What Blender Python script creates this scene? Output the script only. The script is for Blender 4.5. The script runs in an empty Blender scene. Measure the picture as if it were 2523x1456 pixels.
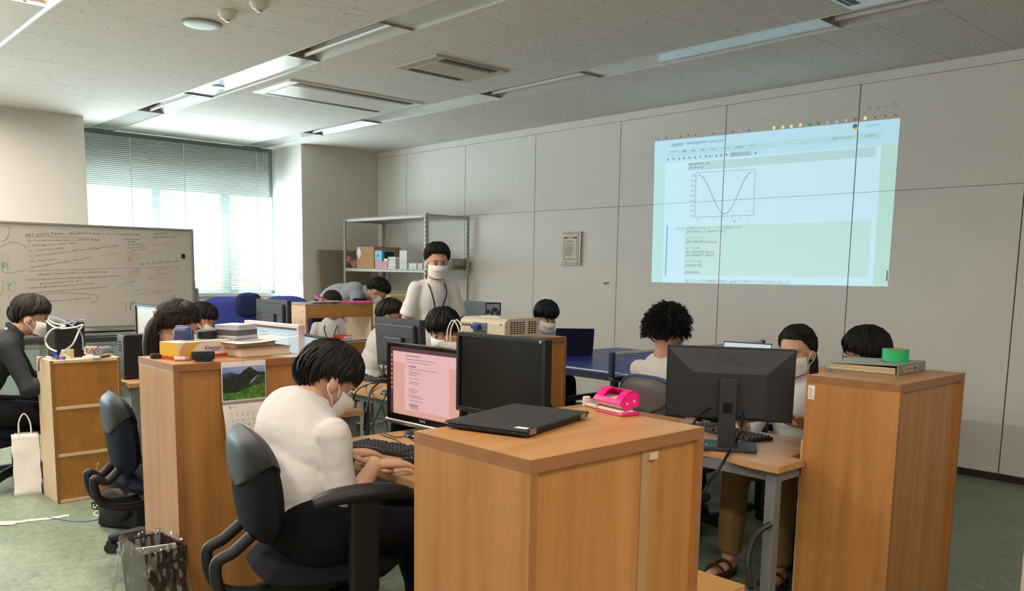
import bpy, bmesh, math, random
from mathutils import Vector as V, Matrix as Mx, noise as nz
SC = bpy.context.scene
COL = SC.collection
PI = math.pi
rnd = random.Random(7)

# ---------------------------------------------------------------- camera
W_, CY_, F_ = 2523.0, 938.085, 2077.25
YAW, PIT, ROL = math.radians(137.325), math.radians(-7.421), math.radians(0.917)
CAM = V((0, 0, 1.43))
FW = V((math.cos(YAW)*math.cos(PIT), math.sin(YAW)*math.cos(PIT), math.sin(PIT)))
_r = V((math.sin(YAW), -math.cos(YAW), 0)); _u = _r.cross(FW)
RT = _r*math.cos(ROL) + _u*math.sin(ROL)
UP = -_r*math.sin(ROL) + _u*math.cos(ROL)
cd = bpy.data.cameras.new('camera'); co = bpy.data.objects.new('camera', cd); COL.objects.link(co)
cd.sensor_fit = 'HORIZONTAL'; cd.sensor_width = 36; cd.lens = F_/W_*36
cd.shift_y = (CY_-728)/W_; cd.clip_start = .05; cd.clip_end = 200
co.matrix_world = Mx(((RT.x, UP.x, -FW.x, CAM.x), (RT.y, UP.y, -FW.y, CAM.y), (RT.z, UP.z, -FW.z, CAM.z), (0, 0, 0, 1)))
SC.camera = co

# ---------------------------------------------------------------- light and exposure
SC.view_settings.view_transform = 'Standard'; SC.view_settings.look = 'None'
SC.view_settings.gamma = 1; SC.view_settings.use_curve_mapping = False
SC.view_settings.exposure = 0.70
wd = bpy.data.worlds.new('sky'); SC.world = wd; wd.use_nodes = True
bg = wd.node_tree.nodes['Background']
bg.inputs[0].default_value = (.82, .92, 1, 1); bg.inputs[1].default_value = 16.0
def lamp(name, kind, loc, d, energy, color, sx=0, sy=0, portal=False):
    l = bpy.data.lights.new(name, kind); o = bpy.data.objects.new(name, l); COL.objects.link(o)
    o.location = loc; o.rotation_euler = V(d).to_track_quat('-Z', 'Y').to_euler()
    l.energy = energy; l.color = color
    if kind == 'AREA':
        l.shape = 'RECTANGLE'; l.size = sx; l.size_y = sy; l.cycles.is_portal = portal
    return o
sun = lamp('sun', 'SUN', (-14, 4, 8), (.60, .11, -.80), 40, (1, .95, .88)); sun.data.angle = .009
lamp('window_portal', 'AREA', (-10.78, 4.15, 1.72), (1, 0, 0), 1, (1, 1, 1), 2.6, 1.35, True)
lamp('window_portal', 'AREA', (-10.78, -.35, 1.72), (1, 0, 0), 1, (1, 1, 1), 2.6, 1.35, True)  # portal of the added unseen window
LIT = (1.0, .905, .82)
LITP = {(0, 1): 62, (0, 2): 30, (0, 3): 46, (1, 1): 50, (1, 2): 9, (1, 3): 34, (1, 0): 46}

# ---------------------------------------------------------------- helpers
def ray(px, py): return FW + RT*((px-W_/2)/F_) - UP*((py-CY_)/F_)
def atd(px, py, d): return CAM + ray(px, py)*d
def atz(px, py, z):
    r = ray(px, py); return CAM + r*((z-CAM.z)/r.z)
def aty(px, py, y):
    r = ray(px, py); return CAM + r*((y-CAM.y)/r.y)
def atx(px, py, x):
    r = ray(px, py); return CAM + r*((x-CAM.x)/r.x)
def lin(h):
    c = [int(h[i:i+2], 16)/255 for i in (0, 2, 4)]
    return tuple(x/12.92 if x <= .04045 else ((x+.055)/1.055)**2.4 for x in c)
def nd(nt, t, **k):
    n = nt.nodes.new(t)
    for a, b in k.items(): setattr(n, a, b)
    return n
MATS = {}
def mat(name, col, rough=.5, metal=0, spec=.5, var=0, vs=8, bump=0, bs=60, bd=.004, emit=0, trans=0, stretch=None, ecol=None, alpha=1):
    """procedural principled: base colour broken by noise (var), fine relief (bump)"""
    if name in MATS: return MATS[name]
    m = bpy.data.materials.new(name); m.use_nodes = True; nt = m.node_tree; p = nt.nodes['Principled BSDF']
    c = lin(col) if isinstance(col, str) else col
    p.inputs['Base Color'].default_value = (*c, 1); p.inputs['Roughness'].default_value = rough
    p.inputs['Metallic'].default_value = metal; p.inputs['Specular IOR Level'].default_value = spec
    if trans: p.inputs['Transmission Weight'].default_value = trans
    if alpha < 1: p.inputs['Alpha'].default_value = alpha
    if emit:
        p.inputs['Emission Color'].default_value = (*(lin(ecol) if ecol else c), 1); p.inputs['Emission Strength'].default_value = emit
    if var or bump:
        tc = nd(nt, 'ShaderNodeTexCoord'); mp = nd(nt, 'ShaderNodeMapping'); nt.links.new(tc.outputs['Object'], mp.inputs[0])
        if stretch: mp.inputs['Scale'].default_value = stretch
    if var:
        t = nd(nt, 'ShaderNodeTexNoise'); t.inputs['Scale'].default_value = vs; t.inputs['Detail'].default_value = 5
        nt.links.new(mp.outputs[0], t.inputs['Vector'])
        r = nd(nt, 'ShaderNodeValToRGB')
        r.color_ramp.elements[0].position = .3; r.color_ramp.elements[1].position = .7
        r.color_ramp.elements[0].color = (*[x*(1-var) for x in c], 1); r.color_ramp.elements[1].color = (*[min(1, x*(1+var)) for x in c], 1)
        nt.links.new(t.outputs[0], r.inputs[0]); nt.links.new(r.outputs[0], p.inputs['Base Color'])
    if bump:
        t2 = nd(nt, 'ShaderNodeTexNoise'); t2.inputs['Scale'].default_value = bs; t2.inputs['Detail'].default_value = 3
        nt.links.new(mp.outputs[0], t2.inputs['Vector'])
        b = nd(nt, 'ShaderNodeBump'); b.inputs['Strength'].default_value = bump; b.inputs['Distance'].default_value = bd
        nt.links.new(t2.outputs[0], b.inputs['Height']); nt.links.new(b.outputs[0], p.inputs['Normal'])
    MATS[name] = m; return m
def wood(name, light, dark, ax, rough=.38, vs=1.0):
    """beech laminate: long soft streaks plus fine pores running along axis ax"""
    if name in MATS: return MATS[name]
    m = bpy.data.materials.new(name); m.use_nodes = True; nt = m.node_tree; p = nt.nodes['Principled BSDF']
    p.inputs['Roughness'].default_value = rough; p.inputs['Specular IOR Level'].default_value = .45
    tc = nd(nt, 'ShaderNodeTexCoord')
    def streak(a, b, det, dist=0):
        mp = nd(nt, 'ShaderNodeMapping'); s = [b*vs]*3; s[ax] = a*vs; mp.inputs['Scale'].default_value = s
        nt.links.new(tc.outputs['Object'], mp.inputs[0])
        t = nd(nt, 'ShaderNodeTexNoise'); t.inputs['Scale'].default_value = 1; t.inputs['Detail'].default_value = det; t.inputs['Distortion'].default_value = dist
        nt.links.new(mp.outputs[0], t.inputs['Vector']); return t
    a = streak(.9, 17, 4, .6); b = streak(9, 260, 2)
    mx = nd(nt, 'ShaderNodeMath', operation='MULTIPLY_ADD'); nt.links.new(b.outputs[0], mx.inputs[0]); mx.inputs[1].default_value = .35
    nt.links.new(a.outputs[0], mx.inputs[2])
    r = nd(nt, 'ShaderNodeValToRGB'); r.color_ramp.elements[0].position = .45; r.color_ramp.elements[1].position = .92
    r.color_ramp.elements[0].color = (*lin(light), 1); r.color_ramp.elements[1].color = (*lin(dark), 1)
    nt.links.new(mx.outputs[0], r.inputs[0]); nt.links.new(r.outputs[0], p.inputs['Base Color'])
    MATS[name] = m; return m

class MB:
    def __init__(s): s.v = []; s.f = []; s.mi = []; s.sm = []
    def add(s, vs, fs, mi=0, M=None, smooth=False):
        o = len(s.v)
        s.v += [tuple(M @ V(p)) for p in vs] if M is not None else [tuple(p) for p in vs]
        for f in fs: s.f.append(tuple(o+i for i in f)); s.mi.append(mi); s.sm.append(smooth)
        return s
    def box(s, x0, y0, z0, x1, y1, z1, mi=0, M=None):
        vs = [(x0, y0, z0), (x1, y0, z0), (x1, y1, z0), (x0, y1, z0), (x0, y0, z1), (x1, y0, z1), (x1, y1, z1), (x0, y1, z1)]
        return s.add(vs, [(0, 3, 2, 1), (4, 5, 6, 7), (0, 1, 5, 4), (1, 2, 6, 5), (2, 3, 7, 6), (3, 0, 4, 7)], mi, M)
    def cb(s, c, d, mi=0, M=None):
        return s.box(c[0]-d[0]/2, c[1]-d[1]/2, c[2]-d[2]/2, c[0]+d[0]/2, c[1]+d[1]/2, c[2]+d[2]/2, mi, M)
    def tube(s, pts, r, n=6, mi=0, closed=False, cap=True, M=None, flat=1.0):
        pts = [V(p) for p in pts]; N = len(pts); rr = r if isinstance(r, (list, tuple)) else [r]*N
        vs = []; prev = None
        for i, p in enumerate(pts):
            a = pts[(i-1) % N] if (closed or i > 0) else p; b = pts[(i+1) % N] if (closed or i < N-1) else p
            t = (b-a); t = t.normalized() if t.length > 1e-9 else V((0, 0, 1))
            if prev is None:
                u = t.orthogonal().normalized()
                if abs(t.z) < .95: u = t.cross(V((0, 0, 1))).normalized()
            else: u = (prev - t*prev.dot(t)); u = u.normalized() if u.length > 1e-6 else t.orthogonal().normalized()
            prev = u; w = t.cross(u)
            for k in range(n):
                a_ = 2*PI*k/n; vs.append(p + u*(math.cos(a_)*rr[i]) + w*(math.sin(a_)*rr[i]*flat))
        fs = []
        for i in range(N if closed else N-1):
            j = (i+1) % N
            for k in range(n): fs.append((i*n+k, i*n+(k+1) % n, j*n+(k+1) % n, j*n+k))
        if cap and not closed:
            fs.append(tuple(range(n-1, -1, -1))); fs.append(tuple((N-1)*n+k for k in range(n)))
        return s.add(vs, fs, mi, M, True)
    def cyl(s, p, q, r, r2=None, n=16, mi=0, M=None): return s.tube([p, q], [r, r if r2 is None else r2], n, mi, M=M)
    def sph(s, c, r, nu=14, nv=9, mi=0, M=None, R=None):
        r = r if isinstance(r, (list, tuple)) else (r, r, r); vs = []; fs = []
        for j in range(1, nv):
            t = PI*j/nv
            for i in range(nu):
                a = 2*PI*i/nu; p = V((r[0]*math.sin(t)*math.cos(a), r[1]*math.sin(t)*math.sin(a), r[2]*math.cos(t)))
                if R is not None: p = R @ p
                vs.append(p+V(c))
        for j in range(nv-2):
            for i in range(nu): fs.append((j*nu+i, (j+1)*nu+i, (j+1)*nu+(i+1) % nu, j*nu+(i+1) % nu))
        top = V((0, 0, r[2])); top = R @ top if R is not None else top
        vs += [V(c)+top, V(c)-top]; T = len(vs)-2
        for i in range(nu): fs.append((T, i, (i+1) % nu)); fs.append((T+1, (nv-2)*nu+(i+1) % nu, (nv-2)*nu+i))
        return s.add(vs, fs, mi, M, True)
    def cap(s, p, r0, q, r1, n=10):            # tapered capsule
        p = V(p); q = V(q); s.tube([p, q], [r0, r1], n); s.sph(p, r0, n, 6); s.sph(q, r1, n, 6); return s
    def prism(s, poly, z0, z1, mi=0, M=None, smooth=False):
        n = len(poly); vs = [(x, y, z0) for x, y in poly]+[(x, y, z1) for x, y in poly]
        s.add(vs, [tuple(range(n-1, -1, -1)), tuple(range(n, 2*n))], mi, M)
        return s.add(vs, [(i, (i+1) % n, n+(i+1) % n, n+i) for i in range(n)], mi, M, smooth)
    def grid(s, fn, nu, nv, mi=0, M=None, wrap=False):
        vs = [fn(i/nu, j/nv) for j in range(nv+1) for i in range(nu+(0 if wrap else 1))]; w = nu if wrap else nu+1
        fs = [(j*w+i, j*w+(i+1) % w, (j+1)*w+(i+1) % w, (j+1)*w+i) for j in range(nv) for i in range(nu)]
        return s.add(vs, fs, mi, M, True)
    def lathe(s, prof, c=(0, 0, 0), n=20, mi=0, M=None):
        vs = []; c = V(c)
        for r, z in prof:
            for k in range(n): a = 2*PI*k/n; vs.append(c+V((r*math.cos(a), r*math.sin(a), z)))
        fs = [(j*n+k, j*n+(k+1) % n, (j+1)*n+(k+1) % n, (j+1)*n+k) for j in range(len(prof)-1) for k in range(n)]
        fs += [tuple(range(n-1, -1, -1)), tuple((len(prof)-1)*n+k for k in range(n))]
        return s.add(vs, fs, mi, M, True)
    def text(s, body, M, size=1, mi=0, fit=None, shear=0, align='LEFT', ext=0, hh=None):
        c = bpy.data.curves.new('text', 'FONT'); c.body = body; c.size = 1; c.shear = shear; c.align_x = align; c.extrude = ext
        c.resolution_u = 2
        o = bpy.data.objects.new('text', c); me = bpy.data.meshes.new_from_object(o)
        vs = [v.co.copy() for v in me.vertices]; fs = [tuple(p.vertices) for p in me.polygons]
        bpy.data.objects.remove(o); bpy.data.curves.remove(c)
        if not vs: return s
        if fit:
            x1 = max(v.x for v in vs); x0 = min(v.x for v in vs); size = fit/max(1e-6, x1-x0)
        s.add([(v.x*size, v.y*(hh or size), v.z) for v in vs], fs, mi, M); bpy.data.meshes.remove(me); return s
    def mesh(s, name, mats):
        me = bpy.data.meshes.new(name); me.from_pydata(s.v, [], s.f)
        for m in (mats if isinstance(mats, (list, tuple)) else [mats]): me.materials.append(m)
        me.polygons.foreach_set('material_index', s.mi); me.polygons.foreach_set('use_smooth', s.sm)
        if any(s.sm): me.set_sharp_from_angle(angle=math.radians(50))
        me.update(); return me
    def build(s, name, mats, parent=None, bevel=0, loc=None, rot=None, recalc=False):
        me = s.mesh(name, mats)
        if recalc:
            b = bmesh.new(); b.from_mesh(me); bmesh.ops.recalc_face_normals(b, faces=b.faces); b.to_mesh(me); b.free()
        return link(name, me, parent, bevel, loc, rot)
def link(name, me, parent=None, bevel=0, loc=None, rot=None):
    o = bpy.data.objects.new(name, me); COL.objects.link(o)
    if parent is not None: o.parent = parent
    if loc is not None: o.location = loc
    if rot is not None: o.rotation_euler = rot
    if bevel:
        b = o.modifiers.new('bevel', 'BEVEL'); b.width = bevel; b.segments = 2; b.limit_method = 'ANGLE'
    return o
def tag(o, label=None, cat=None, group=None, kind=None):
    for k, v in (('label', label), ('category', cat), ('group', group), ('kind', kind)):
        if v: o[k] = v
    return o
def thing(name, label, cat, loc=(0, 0, 0), rz=0, group=None):
    o = bpy.data.objects.new(name, None); COL.objects.link(o); o.location = loc; o.rotation_euler = (0, 0, rz)
    o.empty_display_size = .1
    return tag(o, label, cat, group)
def dup(root, loc, rz, label, group=None):
    def cp(o, par):
        c = o.copy(); COL.objects.link(c)
        if par is not None: c.parent = par
        for ch in KIDS.get(o.name, []): cp(ch, c)
        return c
    KIDS.clear()
    for o in COL.objects:
        if o.parent is not None: KIDS.setdefault(o.parent.name, []).append(o)
    r = cp(root, None); r.location = loc; r.rotation_euler = (0, 0, rz); r['label'] = label
    if group: r['group'] = group
    return r
KIDS = {}
def one(name, mb, mats, label, cat, loc=None, rz=0, group=None, bevel=0, kind=None):
    o = mb.build(name, mats, None, bevel, loc, (0, 0, rz)); return tag(o, label, cat, group, kind)
def frame(o, x, y): # matrix from origin, x dir, y dir
    x = V(x).normalized(); z = x.cross(V(y)).normalized(); y = z.cross(x); o = V(o)
    return Mx(((x.x, y.x, z.x, o.x), (x.y, y.y, z.y, o.y), (x.z, y.z, z.z, o.z), (0, 0, 0, 1)))
def rot(a, ax): return Mx.Rotation(a, 4, ax)
def T(*a): return Mx.Translation(V(a))
def arc(c, r, a0, a1, n, ax='xy'):
    out = []
    for i in range(n+1):
        a = a0+(a1-a0)*i/n; u, w = r*math.cos(a), r*math.sin(a)
        out.append(V(c)+(V((u, w, 0)) if ax == 'xy' else V((u, 0, w)) if ax == 'xz' else V((0, u, w))))
    return out
def smooth_path(pts, n=5):
    pts = [V(p) for p in pts]; out = []
    for i in range(len(pts)-1):
        p0 = pts[max(0, i-1)]; p1 = pts[i]; p2 = pts[i+1]; p3 = pts[min(len(pts)-1, i+2)]
        for k in range(n):
            t = k/n; out.append(.5*((2*p1)+(p2-p0)*t+(2*p0-5*p1+4*p2-p3)*t*t+(3*p1-p0-3*p2+p3)*t**3))
    return out+[pts[-1]]

# ---------------------------------------------------------------- materials
WOOD_Z = wood('beech_vertical', 'b9824a', '9c6a36', 2)
WOOD_Y = wood('beech_along_y', 'c08c56', 'ab7943', 1)
WOOD_X = wood('beech_along_x', 'c79a68', 'b58550', 0)
EDGE = wood('beech_edge', '9c6a42', '8a5c38', 1)
DESK = wood('desk_beech', 'c79c6c', 'b3855a', 0, .35)
HARDB = mat('hardboard_brown', 'a8712f', .7, var=.12, vs=14)
PINE = mat('shelf_cream', 'd9bfa0', .5, var=.04, vs=5)
OAK2 = mat('shelf_tan', 'b98243', .45, var=.08, vs=5)
WALLM = mat('wall_panel_paint', 'ebe6e0', .55, var=.02, vs=3)
PLAST = mat('plaster_paint', 'd6cfc7', .8, var=.02, vs=2)
JOINT = mat('joint_dark', '3c3833', .8)
BASEB = mat('baseboard_brown', '3a2a26', .5)
TRIMW = mat('trim_white', 'd8d6d0', .3)
GREYM = mat('grey_steel', '7d7d80', .45, .2)
BLACK = mat('black_plastic', '151517', .5, spec=.4)
BLACKG = mat('black_gloss', '0d0d10', .12)
DARKG = mat('charcoal_plastic', '2b2b2e', .5)
LEATH = mat('black_leather', '19181a', .48, spec=.35, bump=.15, bs=250)
FABB = mat('black_fabric', '121216', .95, var=.15, vs=120, spec=.2)
FABN = mat('navy_fabric', '151b2b', .95, var=.12, vs=90, spec=.2)
WHITE = mat('white_paper', 'e6e0da', .8)
PLW = mat('white_plastic', 'dcd6cb', .4)
STEEL = mat('brushed_steel', 'b5b5b5', .3, .9)
CABLE = mat('cable_black', '101012', .5)
CARD = mat('cardboard', 'b48a5e', .8, var=.05, vs=9)
SKIN = mat('skin', 'c4967c', .55, var=.05, vs=18)
HAIR = mat('hair_black', (.008, .007, .0065), .6, spec=.25)
HAIRB = mat('hair_brown_black', (.017, .011, .009), .58, spec=.28)
MASKM = mat('mask_white', 'e8e6e6', .85, bump=.1, bs=200)
SHIRT = mat('shirt_white', 'ccc7c4', .85, bump=.16, bs=7, bd=.03)
PANTB = mat('trousers_black', '0d0d10', .9, spec=.2)
INK = mat('ink_black', '2a2a2c', .7)
def floor_mat():
    m = bpy.data.materials.new('floor_green_marbled'); m.use_nodes = True; nt = m.node_tree; p = nt.nodes['Principled BSDF']
    tc = nd(nt, 'ShaderNodeTexCoord')
    t = nd(nt, 'ShaderNodeTexNoise'); t.inputs['Scale'].default_value = 26; t.inputs['Detail'].default_value = 8; t.inputs['Roughness'].default_value = .7; t.inputs['Distortion'].default_value = 1.2
    t2 = nd(nt, 'ShaderNodeTexNoise'); t2.inputs['Scale'].default_value = 2.2; t2.inputs['Detail'].default_value = 3
    for q in (t, t2): nt.links.new(tc.outputs['Object'], q.inputs['Vector'])
    ad = nd(nt, 'ShaderNodeMath', operation='MULTIPLY_ADD'); nt.links.new(t2.outputs[0], ad.inputs[0]); ad.inputs[1].default_value = .35; nt.links.new(t.outputs[0], ad.inputs[2])
    r = nd(nt, 'ShaderNodeValToRGB'); e = r.color_ramp.elements; e[0].position = .48; e[1].position = .86
    e[0].color = (*lin('63735f'), 1); e[1].color = (*lin('929c86'), 1)
    nt.links.new(ad.outputs[0], r.inputs[0]); nt.links.new(r.outputs[0], p.inputs['Base Color']); p.inputs['Roughness'].default_value = .42
    p.inputs['Specular IOR Level'].default_value = .35
    return m
def ceil_mat():
    """mineral board: pale paint with short dark fissures and pinholes"""
    m = bpy.data.materials.new('mineral_ceiling_board'); m.use_nodes = True; nt = m.node_tree; p = nt.nodes['Principled BSDF']
    tc = nd(nt, 'ShaderNodeTexCoord'); mp = nd(nt, 'ShaderNodeMapping'); mp.inputs['Scale'].default_value = (1.6, .75, 1)
    nt.links.new(tc.outputs['Object'], mp.inputs[0])
    a = nd(nt, 'ShaderNodeTexNoise'); a.inputs['Scale'].default_value = 34; a.inputs['Detail'].default_value = 4; a.inputs['Distortion'].default_value = 2.2
    b = nd(nt, 'ShaderNodeTexNoise'); b.inputs['Scale'].default_value = 95; b.inputs['Detail'].default_value = 2
    nt.links.new(mp.outputs[0], a.inputs['Vector']); nt.links.new(mp.outputs[0], b.inputs['Vector'])
    r = nd(nt, 'ShaderNodeValToRGB'); e = r.color_ramp.elements; e[0].position = .33; e[1].position = .37
    e[0].color = (*lin('8f857c'), 1); e[1].color = (*lin('e0d9d1'), 1)
    r2 = nd(nt, 'ShaderNodeValToRGB'); e = r2.color_ramp.elements; e[0].position = .30; e[1].position = .36; e[0].color = (.55, .55, .55, 1); e[1].color = (1, 1, 1, 1)
    nt.links.new(a.outputs[0], r.inputs[0]); nt.links.new(b.outputs[0], r2.inputs[0])
    mx = nd(nt, 'ShaderNodeMix', data_type='RGBA', blend_type='MULTIPLY'); mx.inputs[0].default_value = 1
    nt.links.new(r.outputs[0], mx.inputs[6]); nt.links.new(r2.outputs[0], mx.inputs[7]); nt.links.new(mx.outputs[2], p.inputs['Base Color'])
    p.inputs['Roughness'].default_value = .95; p.inputs['Specular IOR Level'].default_value = .1
    return m
def glass_mat(name, tint, gl=.1):
    m = bpy.data.materials.new(name); m.use_nodes = True; nt = m.node_tree; nt.nodes.clear()
    o = nd(nt, 'ShaderNodeOutputMaterial'); a = nd(nt, 'ShaderNodeBsdfTransparent'); b = nd(nt, 'ShaderNodeBsdfGlossy'); x = nd(nt, 'ShaderNodeMixShader')
    a.inputs[0].default_value = (*tint, 1); b.inputs['Roughness'].default_value = .05; x.inputs[0].default_value = gl
    nt.links.new(a.outputs[0], x.inputs[1]); nt.links.new(b.outputs[0], x.inputs[2]); nt.links.new(x.outputs[0], o.inputs[0]); return m
def transl_mat(name, col, w):
    m = bpy.data.materials.new(name); m.use_nodes = True; nt = m.node_tree; nt.nodes.clear()
    o = nd(nt, 'ShaderNodeOutputMaterial'); a = nd(nt, 'ShaderNodeBsdfDiffuse'); b = nd(nt, 'ShaderNodeBsdfTranslucent'); x = nd(nt, 'ShaderNodeMixShader')
    a.inputs[0].default_value = (*lin(col), 1); b.inputs[0].default_value = (*lin(col), 1); x.inputs[0].default_value = w
    nt.links.new(a.outputs[0], x.inputs[1]); nt.links.new(b.outputs[0], x.inputs[2]); nt.links.new(x.outputs[0], o.inputs[0]); return m
# ================================================================ the room
H, D = 2.98, 6.56
XW, XF, XE, YN = -10.55, -9.88, 2.2, -2.6      # window wall, its piers, east wall, near wall
o = MB().box(XW-.3, YN-.2, -.1, XE+.2, D+.2, 0).build('floor', floor_mat()); tag(o, kind='structure')
CEIL = ceil_mat()
ceil = MB().box(XW-.3, YN-.2, H+.16, XE+.2, D+.2, H+.26).build('ceiling', PLAST); tag(ceil, kind='structure')
CH = [-.43, 1.42, 3.275, 5.125]                # centre lines of the light channels
LX = [-9.06, -5.91, -2.71, .44]; LL = 1.2; HW = .145
JX = -2.514
rows = [YN-.1]+[v for c in CH for v in (c-HW, c+HW)]+[D+.1]
tile_me = {}
for b in range(0, len(rows), 2):
    y0, y1 = rows[b], rows[b+1]
    k = -21
    while JX+.412*k < XE:
        x0 = max(JX+.412*k, XW-.2); x1 = JX+.412*(k+1)
        if x1 > XW-.15:
            t = MB(); g = .0018
            t.box(x0+g, y0, H, x1-g, y1, H+.016)
            t.build('ceiling_tile', CEIL, ceil)
        k += 1
PANELW = mat('channel_panel_gloss', 'd6d7d3', .12, spec=.8)
for c in CH:
    segs = []; x = XW-.2
    for lx in LX: segs.append((x, lx)); x = lx+LL
    segs.append((x, XE+.1))
    for a, b in segs:
        n = max(1, round((b-a)/1.0)); st = (b-a)/n
        for i in range(n):
            MB().box(a+i*st+.002, c-HW+.008, H+.012, a+(i+1)*st-.002, c+HW-.008, H+.03).build('channel_panel', PANELW, ceil)
    for s in (-1, 1): MB().box(XW-.2, c+s*HW-.007, H-.002, XE+.1, c+s*HW+.007, H+.03).build('channel_rail', TRIMW, ceil)
# back wall of panels
wb = MB().box(XF-1, D+.012, 0, XE+.2, D+.16, H+.2).build('wall_back', JOINT); tag(wb, kind='structure')
PJ = [XF]+[-9.2045+1.20515*k for k in range(10)]+[XE]
ZM = 2.082
for i in range(len(PJ)-1):
    for z0, z1 in ((.05, ZM-.0015), (ZM+.0015, 2.905)):
        MB().box(PJ[i]+.004, D, z0, PJ[i+1]-.004, D+.02, z1).build('wall_panel', WALLM, wb, .001)
o = MB().box(XF, D-.0015, 2.908, XE, D+.02, H+.02).build('trim_1', WALLM); tag(o, kind='structure')
o = MB().box(XF, D-.012, 0, XE, D+.02, .048).build('baseboard_back', BASEB, bevel=.003); tag(o, kind='structure')
# west wall: pier, recess with window, column
YA, YB = 2.872, 5.42
SILL = 1.075
wl = MB().box(XW-.3, 1.0, 0, XF, YA, H+.1).box(XW-.3, YN-.2, 0, XF, -1.7, H+.1).box(XW-.3, -1.7, 0, XW, 1.0, SILL).box(XW-.3, -1.7, 2.355, XW-.1, 1.0, H+.1).box(XW-.3, YB, 0, XF, D+.1, H+.1).box(XW-.3, YA, 0, XW, YB, SILL).build('wall_left', PLAST); tag(wl, kind='structure')
o = MB().box(XF, YN, 0, XF+.012, YA, .05).box(XF, YB, 0, XF+.012, D, .05).build('baseboard_left', BASEB); tag(o, kind='structure')
o = MB().box(XE, YN-.2, 0, XE+.15, D+.2, H+.2).build('wall_right', PLAST); tag(o, kind='structure')
o = MB().box(XW-.3, YN-.15, 0, XE+.2, YN, H+.2).build('wall_front', PLAST); tag(o, kind='structure')
# window: teal frame, header, three panes
TEAL = mat('window_frame_teal', '5b93a3', .5)
hd = MB().box(XW-.2, YA, 2.355, XW-.12, YB, H+.25)
win = MB().box(XW-.2, YA, SILL-.02, XW-.12, YB, SILL+.05).build('window_1', TEAL); tag(win, kind='structure'); hd.build('header', mat('window_header', '7f9290', .6), win)
for y0, y1 in ((YA, YA+.06), (3.835, 3.935), (4.70, 4.815), (YB-.012, YB)):
    MB().box(XW-.2, y0, SILL+.05, XW-.12, y1, 2.355).build('mullion', TEAL, win, .004)
GL = glass_mat('window_glass', (.93, .98, .98), .04)
for y0, y1 in ((YA+.06, 3.835), (3.935, 4.70), (4.815, YB-.012)):
    MB().box(XW-.165, y0, SILL+.05, XW-.155, y1, 2.355).build('pane', GL, win)
MB().box(XW-.2, YA, SILL-.03, XW+.03, YB, SILL).build('window_sill', TRIMW, win, .004)
added_win = MB().box(XW-.2, -1.7, SILL-.02, XW-.12, 1.0, SILL+.05).build('added_daylight_window', TEAL); tag(added_win, kind='structure')  # unseen window added to bring more daylight into the room
for y0, y1 in ((-1.7, -1.64), (-.82, -.72), (.05, .15), (.94, 1.0)): MB().box(XW-.2, y0, SILL+.05, XW-.12, y1, 2.355).build('mullion', TEAL, added_win, .004)
for y0, y1 in ((-1.64, -.82), (-.72, .05), (.15, .94)): MB().box(XW-.165, y0, SILL+.05, XW-.155, y1, 2.355).build('pane', GL, added_win)
# venetian blind
bl = thing('venetian_blind', 'grey-green venetian blind lowered over the window behind the whiteboard', 'blind', (XW+.02, 0, SILL))
SLAT = transl_mat('blind_slat', 'b0b0a6', .05)
y0, y1 = YA+.02, YB-.12
zt = H-.03-SILL
MB().box(-.03, y0, zt-.035, .03, y1, zt).build('head_rail', mat('blind_rail', '5f6b60', .5), bl, .004)
nsl = 80; pit = (zt-.06)/nsl
sl = MB(); ca, sa = math.cos(math.radians(-36)), math.sin(math.radians(-36))
pts = [(-.0125, 0), (-.005, .0016), (.005, .0016), (.0125, 0)]
vs = [(x*ca+z*sa, y, -x*sa+z*ca+dz) for y in (y0, y1) for dz in (0, .0006) for x, z in pts]
sl.add(vs, [(0, 1, 9, 8), (1, 2, 10, 9), (2, 3, 11, 10), (5, 4, 12, 13), (6, 5, 13, 14), (7, 6, 14, 15), (0, 8, 12, 4), (3, 7, 15, 11)], smooth=True)
me = sl.mesh('slat', SLAT)
for i in range(nsl): link('slat', me, bl, loc=(0, 0, .025+pit*(i+.5)))
MB().box(-.014, y0, 0, .014, y1, .016).build('bottom_rail', TRIMW, bl, .003)
for y in (3.55, 4.18, 5.13):
    MB().box(.0135, y-.004, .01, .0145, y+.004, zt-.03).build('ladder_tape', TRIMW, bl)
MB().tube([(.03, y1-.05, zt-.03), (.032, y1-.045, .9), (.03, y1-.05, .3)], .003, 5).tube([(.03, y1-.09, zt-.03), (.033, y1-.08, .8)], .0025, 5).build('pull_cord', TRIMW, bl)
# pale door edge at the right rim of the view
A = thing('partition_panel', 'pale upright panel edge at the lower right rim of the view', 'partition', (-.62, 2.30, 0))
MB().box(0, 0, .03, .04, .7, .88).build('panel', mat('door_paint', 'b9aba0', .5), A, .004)
for y in (.06, .60): MB().box(-.0, y, 0, .16, y+.04, .03).build('foot', GREYM, A, .004)

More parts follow.
